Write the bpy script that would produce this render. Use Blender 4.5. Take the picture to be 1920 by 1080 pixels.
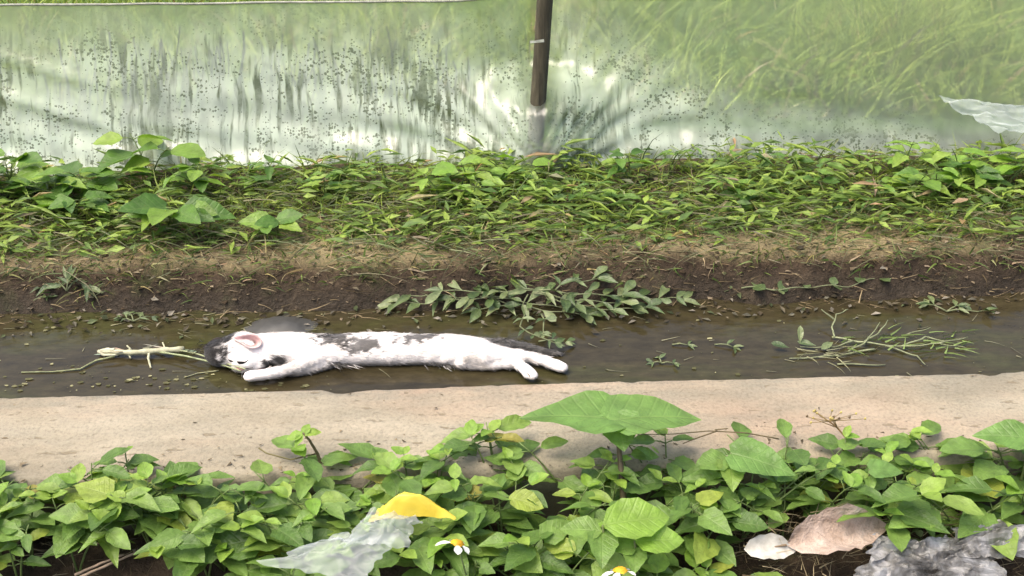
import bpy, bmesh, math, random
from mathutils import Vector, Matrix, Euler, noise
from mathutils.bvhtree import BVHTree

for o in list(bpy.data.objects):
    bpy.data.objects.remove(o)
SC = bpy.context.scene
COL = SC.collection
rnd = random.Random(11)
R = math.radians

# ------------------------------------------------------------------ camera
CAM_H, PITCH, YAW, HFOV = 1.25, 30.0, -2.6, 50.0
cd = bpy.data.cameras.new('camera')
cam = bpy.data.objects.new('camera', cd)
COL.objects.link(cam)
cam.location = (0, 0, CAM_H)
cam.rotation_euler = (R(90 - PITCH), 0, R(YAW))
cd.sensor_width = 36.0
cd.lens = 18.0 / math.tan(R(HFOV / 2))
cd.clip_start, cd.clip_end = 0.05, 1000
SC.camera = cam
SC.render.resolution_x, SC.render.resolution_y = 1024, 576
CROT = cam.rotation_euler.to_matrix()
FPX = 960 / math.tan(R(HFOV / 2))

# ------------------------------------------------------------------ light
SUN_EL, SUN_AZ = 66.0, 250.0          # degrees; azimuth clockwise from +Y (high, from the left and a little behind the camera)
w = bpy.data.worlds.new('World')
SC.world = w
w.use_nodes = True
wn = w.node_tree
bgn = wn.nodes['Background']
sky = wn.nodes.new('ShaderNodeTexSky')
sky.sky_type = 'NISHITA'
sky.sun_disc = False
sky.sun_elevation = R(SUN_EL)
sky.sun_rotation = R(SUN_AZ)
sky.air_density = 1.0
sky.dust_density = 6.0
sky.ozone_density = 0.6
wn.links.new(sky.outputs[0], bgn.inputs[0])
bgn.inputs[1].default_value = 0.145
sd = bpy.data.lights.new('sun', 'SUN')
sun = bpy.data.objects.new('sun', sd)
COL.objects.link(sun)
sd.energy = 1.3
sd.angle = R(45)
sd.color = (1.0, 0.93, 0.82)
sdir = Vector((math.sin(R(SUN_AZ)) * math.cos(R(SUN_EL)), math.cos(R(SUN_AZ)) * math.cos(R(SUN_EL)), math.sin(R(SUN_EL))))
sun.rotation_euler = (-sdir).to_track_quat('-Z', 'Y').to_euler()
sun.location = sdir * 10
vs = SC.view_settings
vs.view_transform = 'Standard'
vs.look = 'None'
vs.exposure = 1.2
vs.gamma = 1.0


# ------------------------------------------------------------------ helpers
def ray(px, py):
    return (CROT @ Vector(((px - 960) / FPX, -(py - 540) / FPX, -1.0)))


def at(px, py, z=0.0):
    d = ray(px, py)
    t = (z - CAM_H) / d.z
    return Vector((d.x * t, d.y * t, z))


def atY(px, py, y):
    d = ray(px, py)
    t = y / d.y
    return Vector((d.x * t, y, CAM_H + d.z * t))


def nz(x, y=0.0, z=0.0):
    return noise.noise(Vector((x, y, z)))


def sstep(a, b, v):
    t = max(0.0, min(1.0, (v - a) / (b - a)))
    return t * t * (3 - 2 * t)


def link(name, me, mat, parent=None, smooth=True):
    o = bpy.data.objects.new(name, me)
    COL.objects.link(o)
    if mat is not None and not me.materials:
        me.materials.append(mat)
    if smooth:
        me.polygons.foreach_set('use_smooth', [True] * len(me.polygons))
    if parent is not None:
        o.parent = parent
    return o


def mesh(name, vs_, fs, cols=None):
    me = bpy.data.meshes.new(name)
    me.from_pydata(vs_, [], fs)
    me.update()
    if cols is not None:
        ca = me.color_attributes.new('tint', 'FLOAT_COLOR', 'POINT')
        ca.data.foreach_set('color', [q for c in cols for q in (c[0], c[1], c[2], 1.0)])
    return me


def empty(name, loc, label=None, cat=None, group=None):
    o = bpy.data.objects.new(name, None)
    o.empty_display_size = 0.02
    COL.objects.link(o)
    o.location = loc
    tag(o, label, cat, group)
    return o


def tag(o, label=None, cat=None, group=None, kind=None):
    if label: o['label'] = label
    if cat: o['category'] = cat
    if group: o['group'] = group
    if kind: o['kind'] = kind
    return o


class Buf:
    """collects geometry for one mesh"""
    def __init__(s):
        s.v, s.f, s.c = [], [], []

    def add(s, vs_, fs, col=(1, 1, 1)):
        n = len(s.v)
        s.v += vs_
        s.f += [tuple(i + n for i in f) for f in fs]
        s.c += [col] * len(vs_)

    def tube(s, pts, rads, n=6, col=(1, 1, 1)):
        pts = [Vector(p) for p in pts]
        vs_, fs = [], []
        up = Vector((0.13, 0.21, 0.97))
        for i, p in enumerate(pts):
            t = (pts[min(i + 1, len(pts) - 1)] - pts[max(i - 1, 0)])
            if t.length < 1e-9:
                t = Vector((1, 0, 0))
            t.normalize()
            a = t.cross(up)
            if a.length < 1e-3:
                a = t.cross(Vector((1, 0, 0)))
            a.normalize()
            b = a.cross(t)
            r = rads[i] if isinstance(rads, (list, tuple)) else rads
            for k in range(n):
                th = 2 * math.pi * k / n
                vs_.append(p + (a * math.cos(th) + b * math.sin(th)) * r)
        for i in range(len(pts) - 1):
            for k in range(n):
                k2 = (k + 1) % n
                fs.append((i * n + k, i * n + k2, (i + 1) * n + k2, (i + 1) * n + k))
        fs.append(tuple(range(n - 1, -1, -1)))
        fs.append(tuple((len(pts) - 1) * n + k for k in range(n)))
        s.add(vs_, fs, col)

    def blade(s, base, dirv, length, width, bend, col, seg=3, side=None):
        """a flat grass blade that tapers to its tip and bends over"""
        d = Vector(dirv).normalized()
        if side is None:
            side = d.cross(Vector((rnd.uniform(-1, 1), rnd.uniform(-1, 1), 0.3)))
            if side.length < 1e-4:
                side = Vector((1, 0, 0))
        side = side.normalized()
        p = Vector(base)
        vs_, fs = [], []
        for i in range(seg + 1):
            t = i / seg
            wd = width * (1 - t) ** 0.7 * 0.5
            if i == seg:
                vs_.append(p)
            else:
                vs_.append(p - side * wd)
                vs_.append(p + side * wd)
            d = (d + Vector(bend) / seg).normalized()
            p = p + d * (length / seg)
        for i in range(seg - 1):
            fs.append((2 * i, 2 * i + 1, 2 * i + 3, 2 * i + 2))
        fs.append((2 * seg - 2, 2 * seg - 1, 2 * seg))
        s.add(vs_, fs, col)

    def build(s, name, mat, parent=None, smooth=True, origin=None):
        vv = s.v if origin is None else [Vector(v) - Vector(origin) for v in s.v]
        me = mesh(name, vv, s.f, s.c)
        o = link(name, me, mat, parent, smooth)
        if origin is not None and parent is None:
            o.location = origin
        return o


# ------------------------------------------------------------------ materials
def newmat(name):
    m = bpy.data.materials.new(name)
    m.use_nodes = True
    nt = m.node_tree
    for n in list(nt.nodes):
        nt.nodes.remove(n)
    out = nt.nodes.new('ShaderNodeOutputMaterial')
    return m, nt, out


def N(nt, typ, **kw):
    n = nt.nodes.new(typ)
    for k, v in kw.items():
        if k in n.inputs:
            n.inputs[k].default_value = v
        else:
            setattr(n, k, v)
    return n


def ramp(nt, stops, interp='LINEAR'):
    n = nt.nodes.new('ShaderNodeValToRGB')
    cr = n.color_ramp
    cr.interpolation = interp
    while len(cr.elements) < len(stops):
        cr.elements.new(0.5)
    for e, (p, c) in zip(cr.elements, stops):
        e.position = p
        e.color = (c[0], c[1], c[2], 1) if not isinstance(c, (int, float)) else (c, c, c, 1)
    return n


def mixc(nt, fac, a, b, typ='MIX'):
    n = nt.nodes.new('ShaderNodeMix')
    n.data_type = 'RGBA'
    n.blend_type = typ
    for sock, val in ((n.inputs[0], fac), (n.inputs[6], a), (n.inputs[7], b)):
        if hasattr(val, 'is_linked') or hasattr(val, 'links'):
            nt.links.new(val, sock)
        elif isinstance(val, (int, float)):
            sock.default_value = val
        else:
            sock.default_value = (val[0], val[1], val[2], 1)
    return n.outputs[2]


def math_n(nt, op, a, b=0.0, clamp=False):
    n = nt.nodes.new('ShaderNodeMath')
    n.operation = op
    n.use_clamp = clamp
    for sock, val in ((n.inputs[0], a), (n.inputs[1], b)):
        if isinstance(val, (int, float)):
            sock.default_value = val
        else:
            nt.links.new(val, sock)
    return n.outputs[0]


def noise_n(nt, vec, scale, detail=4, rough=0.55, dist=0.0):
    n = N(nt, 'ShaderNodeTexNoise', Scale=scale, Detail=detail, Roughness=rough, Distortion=dist)
    if vec is not None:
        nt.links.new(vec, n.inputs['Vector'])
    return n


def bump(nt, height, strength, dist=0.01, normal=None):
    b = N(nt, 'ShaderNodeBump', Strength=strength, Distance=dist)
    nt.links.new(height, b.inputs['Height'])
    if normal is not None:
        nt.links.new(normal, b.inputs['Normal'])
    return b.outputs[0]


def leafy(nt, out, col, rough=0.45, trans=0.35, normal=None, spec=0.35, tcol=None):
    """thin leaf: lit front + light shining through"""
    p = N(nt, 'ShaderNodeBsdfPrincipled', Roughness=rough)
    p.inputs['Specular IOR Level'].default_value = spec
    nt.links.new(col, p.inputs['Base Color'])
    t = N(nt, 'ShaderNodeBsdfTranslucent')
    nt.links.new(tcol if tcol is not None else col, t.inputs['Color'])
    if normal is not None:
        nt.links.new(normal, p.inputs['Normal'])
    mx = N(nt, 'ShaderNodeMixShader')
    mx.inputs[0].default_value = trans
    nt.links.new(p.outputs[0], mx.inputs[1])
    nt.links.new(t.outputs[0], mx.inputs[2])
    nt.links.new(mx.outputs[0], out.inputs[0])


def leaf_mat(name, stops, rough=0.42, trans=0.35, spots=0.3, spec=0.4):
    m, nt, out = newmat(name)
    tc = N(nt, 'ShaderNodeTexCoord')
    oi = N(nt, 'ShaderNodeObjectInfo')
    rp = ramp(nt, stops)
    nt.links.new(oi.outputs['Random'], rp.inputs[0])
    # veins from the leaf's own local coordinates (x along the midrib, y across)
    sx = N(nt, 'ShaderNodeSeparateXYZ')
    nt.links.new(tc.outputs['Object'], sx.inputs[0])
    ay = math_n(nt, 'ABSOLUTE', sx.outputs[1])
    mid = math_n(nt, 'SUBTRACT', 1.0, math_n(nt, 'MULTIPLY', ay, 45.0), True)
    ph = math_n(nt, 'MULTIPLY', math_n(nt, 'SUBTRACT', sx.outputs[0], math_n(nt, 'ADD', math_n(nt, 'MULTIPLY', ay, 0.75), math_n(nt, 'MULTIPLY', oi.outputs['Random'], 0.1))), 20.0)
    sn = math_n(nt, 'POWER', math_n(nt, 'ABSOLUTE', math_n(nt, 'COSINE', ph)), 40.0)
    vein = math_n(nt, 'MAXIMUM', mid, math_n(nt, 'MULTIPLY', sn, 0.55), True)
    c = mixc(nt, math_n(nt, 'MULTIPLY', vein, 0.15), rp.outputs[0], (0.30, 0.38, 0.14))
    # mottling + yellowed blotches
    off = N(nt, 'ShaderNodeVectorMath', operation='ADD')
    nt.links.new(tc.outputs['Object'], off.inputs[0])
    cmb = N(nt, 'ShaderNodeCombineXYZ')
    nt.links.new(math_n(nt, 'MULTIPLY', oi.outputs['Random'], 57.0), cmb.inputs[0])
    nt.links.new(cmb.outputs[0], off.inputs[1])
    n1 = noise_n(nt, off.outputs[0], 3.2, 4, 0.6)
    r1 = ramp(nt, [(0.25, 0.66), (0.75, 1.28)])
    nt.links.new(n1.outputs[0], r1.inputs[0])
    c = mixc(nt, 1.0, c, r1.outputs[0], 'MULTIPLY')
    n2 = noise_n(nt, off.outputs[0], 9.0, 3, 0.6)
    r2 = ramp(nt, [(0.66, 0.0), (0.74, 1.0)])
    nt.links.new(n2.outputs[0], r2.inputs[0])
    c = mixc(nt, math_n(nt, 'MULTIPLY', r2.outputs[0], spots), c, (0.16, 0.11, 0.035))
    tc2 = mixc(nt, 1.0, c, (1.25, 1.35, 0.55), 'MULTIPLY')
    nb = bump(nt, math_n(nt, 'ADD', math_n(nt, 'MULTIPLY', vein, -0.5), n1.outputs[0]), 0.22, 0.05)
    leafy(nt, out, c, rough, trans, nb, spec, tc2)
    return m


def tint_mat(name, rough=0.6, trans=0.25, spec=0.3, gain=1.0):
    """colour comes from the 'tint' attribute of the pieces themselves"""
    m, nt, out = newmat(name)
    a = N(nt, 'ShaderNodeVertexColor', layer_name='tint')
    tc = N(nt, 'ShaderNodeTexCoord')
    n1 = noise_n(nt, tc.outputs['Object'], 60.0, 3)
    r1 = ramp(nt, [(0.3, 0.7 * gain), (0.7, 1.25 * gain)])
    nt.links.new(n1.outputs[0], r1.inputs[0])
    c = mixc(nt, 1.0, a.outputs[0], r1.outputs[0], 'MULTIPLY')
    leafy(nt, out, c, rough, trans, None, spec)
    return m


G_FORE = [(0.0, (0.080, 0.150, 0.030)), (0.35, (0.125, 0.218, 0.044)), (0.7, (0.170, 0.275, 0.060)), (0.9, (0.225, 0.325, 0.065)), (0.97, (0.285, 0.350, 0.055)), (1.0, (0.30, 0.26, 0.06))]
G_BANK = [(0.0, (0.060, 0.135, 0.022)), (0.4, (0.105, 0.205, 0.030)), (0.8, (0.165, 0.280, 0.038)), (1.0, (0.225, 0.330, 0.045))]
G_WET = [(0.0, (0.040, 0.070, 0.022)), (0.45, (0.085, 0.125, 0.042)), (1.0, (0.185, 0.220, 0.098))]
M_FORE = leaf_mat('fore_leaf', G_FORE)
M_BANK = leaf_mat('bank_leaf', G_BANK)
M_BIG = leaf_mat('big_leaf', [(0, (0.140, 0.255, 0.060)), (1, (0.165, 0.285, 0.070))], trans=0.4, spots=0.1)
M_WET = leaf_mat('wet_leaf', G_WET, rough=0.35, trans=0.2, spots=0.45, spec=0.5)
M_YOUNG = leaf_mat('young_leaf', [(0, (0.17, 0.31, 0.04)), (1, (0.25, 0.36, 0.06))])
M_GRASS = tint_mat('grass', 0.5, 0.35, 0.35)
M_STEM = tint_mat('stem', 0.55, 0.1, 0.3)
M_DRY = tint_mat('dry', 0.8, 0.15, 0.15)


def soil_material():
    m, nt, out = newmat('soil')
    g = N(nt, 'ShaderNodeNewGeometry')
    pos = g.outputs['Position']
    sx = N(nt, 'ShaderNodeSeparateXYZ')
    nt.links.new(pos, sx.inputs[0])
    n1 = noise_n(nt, pos, 9.0, 8, 0.65, 0.4)
    n2 = noise_n(nt, pos, 70.0, 5, 0.7)
    r1 = ramp(nt, [(0.25, (0.021, 0.014, 0.009)), (0.5, (0.056, 0.038, 0.023)), (0.75, (0.125, 0.088, 0.054))])
    nt.links.new(n1.outputs[0], r1.inputs[0])
    r2 = ramp(nt, [(0.25, 0.45), (0.55, 1.0), (0.8, 1.7)])
    nt.links.new(n2.outputs[0], r2.inputs[0])
    c = mixc(nt, 1.0, r1.outputs[0], r2.outputs[0], 'MULTIPLY')
    # pale dry clay lip of the bank, with a mossy film in places
    n3 = noise_n(nt, pos, 3.1, 5, 0.6)
    lip = math_n(nt, 'MULTIPLY',
                 math_n(nt, 'MULTIPLY', math_n(nt, 'SUBTRACT', sx.outputs[2], 0.070), 40.0, True),
                 math_n(nt, 'MULTIPLY', math_n(nt, 'SUBTRACT', 2.34, sx.outputs[1]), 12.0, True))
    r3 = ramp(nt, [(0.44, 0.0), (0.57, 0.9)])
    nt.links.new(n3.outputs[0], r3.inputs[0])
    lip = math_n(nt, 'MULTIPLY', lip, r3.outputs[0])
    c = mixc(nt, lip, c, mixc(nt, n2.outputs[0], (0.20, 0.16, 0.075), (0.34, 0.28, 0.15)))
    n4 = noise_n(nt, pos, 5.3, 6, 0.7)
    r4 = ramp(nt, [(0.55, 0.0), (0.68, 0.55)])
    nt.links.new(n4.outputs[0], r4.inputs[0])
    c = mixc(nt, r4.outputs[0], c, (0.070, 0.085, 0.025))
    # field beyond is green turf at a distance
    far = math_n(nt, 'MULTIPLY', math_n(nt, 'SUBTRACT', sx.outputs[1], 2.66), 8.0, True)
    c = mixc(nt, far, c, mixc(nt, n1.outputs[0], (0.075, 0.13, 0.03), (0.12, 0.19, 0.045)))
    # damp just above the water line: glossier
    damp = math_n(nt, 'SUBTRACT', 1.0, math_n(nt, 'MULTIPLY', math_n(nt, 'ADD', sx.outputs[2], math_n(nt, 'MULTIPLY', n1.outputs[0], -0.03)), 18.0), True)
    inditch = math_n(nt, 'MULTIPLY', math_n(nt, 'SUBTRACT', sx.outputs[1], 1.6), 50.0, True)
    damp = math_n(nt, 'MULTIPLY', damp, inditch, True)
    c = mixc(nt, math_n(nt, 'MULTIPLY', damp, 0.6), c, (0.026, 0.021, 0.013))
    p = N(nt, 'ShaderNodeBsdfPrincipled')
    p.inputs['Specular IOR Level'].default_value = 0.25
    nt.links.new(c, p.inputs['Base Color'])
    nt.links.new(math_n(nt, 'SUBTRACT', 0.95, math_n(nt, 'MULTIPLY', damp, 0.45)), p.inputs['Roughness'])
    h = math_n(nt, 'ADD', n2.outputs[0], math_n(nt, 'MULTIPLY', n1.outputs[0], 1.2))
    nt.links.new(bump(nt, h, 0.9, 0.012), p.inputs['Normal'])
    nt.links.new(p.outputs[0], out.inputs[0])
    return m


def concrete_material():
    m, nt, out = newmat('concrete')
    g = N(nt, 'ShaderNodeNewGeometry')
    pos = g.outputs['Position']
    mp = N(nt, 'ShaderNodeMapping')
    mp.inputs['Scale'].default_value = (0.55, 1.6, 1.0)
    nt.links.new(pos, mp.inputs[0])
    n1 = noise_n(nt, mp.outputs[0], 5.0, 6, 0.6, 0.3)
    r1 = ramp(nt, [(0.27, (0.165, 0.142, 0.102)), (0.5, (0.268, 0.232, 0.166)), (0.75, (0.345, 0.305, 0.228))])
    nt.links.new(n1.outputs[0], r1.inputs[0])
    c = r1.outputs[0]
    # rosy brick-dust stains
    n2 = noise_n(nt, mp.outputs[0], 2.3, 4, 0.55)
    r2 = ramp(nt, [(0.50, 0.0), (0.68, 0.6)])
    nt.links.new(n2.outputs[0], r2.inputs[0])
    c = mixc(nt, r2.outputs[0], c, (0.34, 0.240, 0.168))
    # grey-green weathering along the water side and in patches
    sx = N(nt, 'ShaderNodeSeparateXYZ')
    nt.links.new(pos, sx.inputs[0])
    n3 = noise_n(nt, mp.outputs[0], 11.0, 7, 0.7)
    edge = math_n(nt, 'MULTIPLY', math_n(nt, 'SUBTRACT', sx.outputs[1], KERB_Y1 - 0.065), 13.0, True)
    r3 = ramp(nt, [(0.42, 0.0), (0.60, 1.0)])
    nt.links.new(n3.outputs[0], r3.inputs[0])
    c = mixc(nt, math_n(nt, 'MULTIPLY', r3.outputs[0], math_n(nt, 'ADD', 0.34, math_n(nt, 'MULTIPLY', edge, 0.6)), True), c, (0.185, 0.175, 0.135))
    # grain, pits and dark specks
    n4 = noise_n(nt, pos, 160.0, 4, 0.7)
    r4 = ramp(nt, [(0.28, 0.72), (0.5, 1.0), (0.75, 1.14)])
    nt.links.new(n4.outputs[0], r4.inputs[0])
    c = mixc(nt, 1.0, c, r4.outputs[0], 'MULTIPLY')
    n5 = noise_n(nt, mp.outputs[0], 48.0, 3, 0.6)
    r5 = ramp(nt, [(0.625, 0.0), (0.70, 0.75)])
    nt.links.new(n5.outputs[0], r5.inputs[0])
    c = mixc(nt, r5.outputs[0], c, (0.16, 0.13, 0.085))
    # wet, algae-dark inner face
    low = math_n(nt, 'MULTIPLY', math_n(nt, 'SUBTRACT', 0.045, sx.outputs[2]), 40.0, True)
    c = mixc(nt, math_n(nt, 'MULTIPLY', low, 0.8), c, (0.06, 0.06, 0.035))
    p = N(nt, 'ShaderNodeBsdfPrincipled', Roughness=0.9)
    p.inputs['Specular IOR Level'].default_value = 0.2
    nt.links.new(c, p.inputs['Base Color'])
    h = math_n(nt, 'SUBTRACT', math_n(nt, 'ADD', n4.outputs[0], n3.outputs[0]), math_n(nt, 'MULTIPLY', r5.outputs[0], 1.2))
    nt.links.new(bump(nt, h, 0.55, 0.004), p.inputs['Normal'])
    nt.links.new(p.outputs[0], out.inputs[0])
    return m


def water_material():
    m, nt, out = newmat('water')
    g = N(nt, 'ShaderNodeNewGeometry')
    pos = g.outputs['Position']
    mp = N(nt, 'ShaderNodeMapping')
    mp.inputs['Scale'].default_value = (0.5, 1.3, 1.0)
    nt.links.new(pos, mp.inputs[0])
    n1 = noise_n(nt, mp.outputs[0], 3.6, 6, 0.65, 0.5)
    r1 = ramp(nt, [(0.3, (0.026, 0.021, 0.011)), (0.5, (0.039, 0.032, 0.016)), (0.72, (0.044, 0.047, 0.016))])
    nt.links.new(n1.outputs[0], r1.inputs[0])
    n2 = noise_n(nt, mp.outputs[0], 42.0, 5, 0.75)
    r2 = ramp(nt, [(0.35, 0.7), (0.62, 1.15), (0.78, 1.9)])
    nt.links.new(n2.outputs[0], r2.inputs[0])
    c = mixc(nt, 1.0, r1.outputs[0], r2.outputs[0], 'MULTIPLY')
    p = N(nt, 'ShaderNodeBsdfPrincipled', Roughness=0.07, IOR=1.33)
    p.inputs['Specular IOR Level'].default_value = 0.42
    nt.links.new(c, p.inputs['Base Color'])
    n3 = noise_n(nt, mp.outputs[0], 14.0, 3, 0.5)
    nt.links.new(bump(nt, n3.outputs[0], 0.06, 0.02), p.inputs['Normal'])
    nt.links.new(p.outputs[0], out.inputs[0])
    return m


# ------------------------------------------------------------------ setting
KERB_TOP = 0.08
KERB_Y1 = at(960, 717, KERB_TOP).y           # edge over the water
KERB_Y0 = KERB_Y1 - 0.245
FILM_Y = 2.62


def bank_edge(x):
    return 2.075 + 0.018 * nz(x * 1.7, 3.1) + 0.010 * nz(x * 6.0, 9.7)


def bank_top(x):
    return 0.088 + 0.016 * nz(x * 1.3, 7.7) + 0.006 * nz(x * 7, 1.7)


def ground_z(x, y):
    if y < KERB_Y0 + 0.02:
        z = -0.02 - 0.16 * sstep(0.0, 0.5, KERB_Y0 - y) + 0.016 * nz(x * 5, y * 5, 2) + 0.008 * nz(x * 19, y * 19, 5)
        z = min(z, 0.02)
    elif y < KERB_Y1 + 0.01:
        z = -0.09
    else:
        e = bank_edge(x)
        t = bank_top(x)
        s = sstep(e - 0.045, e + 0.085, y + 0.014 * nz(x * 9, y * 9, 3))
        z = -0.05 + (t + 0.05) * s
        face = s * (1 - s) * 4
        z += face * (0.022 * nz(x * 8, y * 14, 11) + 0.010 * nz(x * 26, y * 30, 1))
        z += 0.028 * sstep(e + 0.10, 2.75, y)
        z += 0.008 * s * nz(x * 15, y * 15, 4) + 0.004 * s * nz(x * 45, y * 45, 6)
    return z


M_SOIL = soil_material()
xs = [-200, -80, -30, -12, -6, -4.2] + [-3.3 + 0.022 * i for i in range(301)] + [4.2, 6, 12, 30, 80, 200]
ys = [-100, -30, -10, -3, -1, -0.2, 0.3, 0.6, 0.8] + [0.9 + 0.02 * i for i in range(25)] + [1.4, 1.5, 1.6, 1.69]
ys += [1.72 + 0.0125 * i for i in range(56)] + [2.44 + 0.04 * i for i in range(12)] + [3.0, 3.3, 3.7, 4.2, 5, 7, 11, 20, 45, 100, 200]
gv, gf = [], []
for y in ys:
    for x in xs:
        gv.append((x, y, ground_z(x, y)))
nx = len(xs)
for j in range(len(ys) - 1):
    for i in range(nx - 1):
        a = j * nx + i
        gf.append((a, a + 1, a + 1 + nx, a + nx))
ground = link('ground', mesh('ground', gv, gf), M_SOIL)
tag(ground, 'brown muddy ditch bank and soil running on into the field', None, None, 'structure')

wv, wf = [], []
wx = [-200, -40, -8] + [-3.2 + 0.1 * i for i in range(65)] + [8, 40, 200]
for i, x in enumerate(wx):
    wv += [(x, KERB_Y1 - 0.03, 0.0), (x, 2.16, 0.0)]
    if i:
        wf.append((2 * i - 2, 2 * i, 2 * i + 1, 2 * i - 1))
water = link('water', mesh('water', wv, wf), water_material())
tag(water, 'shallow murky brown water standing in the ditch', None, None, 'structure')

# concrete kerb: rough top, chipped and rounded edges
prof = [(KERB_Y1, -0.12), (KERB_Y1, 0.0), (KERB_Y1, 0.055), (KERB_Y1 - 0.001, 0.069), (KERB_Y1 - 0.005, 0.0765), (KERB_Y1 - 0.012, 0.080)]
prof += [(KERB_Y1 - 0.012 - (0.221 * k / 14), 0.080) for k in range(1, 15)]
prof += [(KERB_Y0 + 0.005, 0.077), (KERB_Y0, 0.066), (KERB_Y0, 0.02), (KERB_Y0, -0.15)]
kv, kf = [], []
kx = [-200, -60, -20, -8, -4] + [-3.2 + 0.0125 * i for i in range(513)] + [4, 8, 20, 60, 200]
np_ = len(prof)
for i, x in enumerate(kx):
    for j, (y, z) in enumerate(prof):
        dz = dy = 0.0
        if 2 <= j <= 5:
            chip = max(0.0, nz(x * 19, 4.4) - 0.35) * 0.012 + 0.0011 * nz(x * 90, 8) + 0.0012 * nz(x * 31, 2)
            dy = -chip + 0.004 * nz(x * 2.1, 5)
            dz = -chip * 0.5
        elif j < 2:
            dy = 0.004 * nz(x * 2.1, 5)
        if j >= 4:
            dz += 0.0035 * nz(x * 4, y * 9) + 0.0012 * nz(x * 38, y * 38, 2)
        kv.append((x, y + dy, z + dz))
    if i:
        for j in range(np_ - 1):
            a = (i - 1) * np_ + j
            kf.append((a, a + 1, a + 1 + np_, a + np_))
kerb = link('concrete_kerb', mesh('concrete_kerb', kv, kf), concrete_material())
tag(kerb, 'long pale weathered concrete kerb along the near side of the ditch', None, None, 'structure')

# ------------------------------------------------------------------ plastic film fence
def film_point(u, v):
    """u metres along x, v 0..1 from foot to top"""
    H = 0.40
    x = u
    y = FILM_Y + 0.18 * v
    fold = 0.012 * nz(u * 2.2, 0.4 + v * 0.5) + 0.010 * nz(u * 6.5 + v * 1.3, v * 1.6, 3)
    # slack diagonal wrinkles near the foot, fanning out from the stake
    du = u - POST_X
    dfan = math.atan2(v * H + 0.02, abs(du) + 0.05)
    fold += 0.011 * math.sin(dfan * 34 + 2.5 * nz(u * 3, v * 2)) * math.exp(-abs(du) * 2.6) * (1 - v)
    fold += 0.005 * math.sin((u * 0.55 + v * 1.1) * 26 + 3 * nz(u * 1.4, v)) * (1 - v) ** 1.5
    fold += 0.004 * nz(u * 21, v * 6, 9) * (1 - v)
    fold += 0.0045 * nz(u * 38 + v * 2.0, v * 1.3, 4) * (1 - 0.6 * v)          # fine upright pleats
    if u < -0.3:                                                              # slanting creases on the left
        for (ua, va, ub, vb) in ((-1.45, 0.72, -0.72, 0.12), (-1.5, 0.95, -0.95, 0.55)):
            tt = (u - ua) / (ub - ua)
            fold -= 0.008 * math.exp(-((v - va - (vb - va) * tt) / 0.035) ** 2) * sstep(1.25, 0.9, tt)
    gp = math.exp(-(du / 0.13) ** 2)
    sw = sstep(0.40, 0.60, v + 0.05 * nz(u * 20, 3.3))
    fold += gp * (0.060 * sw - 0.115 * (1 - sw) * sstep(-0.1, 0.3, v + 0.1))                              # behind the stake above, in front of its foot
    foot = ground_z(u, FILM_Y) - 0.012
    top = FILM_TOP + 0.006 * nz(u * 1.1, 2.2)
    z = foot + (top - foot) * v
    y += fold - 0.10 * max(0.0, 0.20 - v)   # the foot trails forward onto the grass
    return Vector((x, y, z))


POST_X = atY(1010, 150, FILM_Y + 0.10).x
FILM_TOP = atY(960, 1, FILM_Y + 0.18).z


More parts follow.
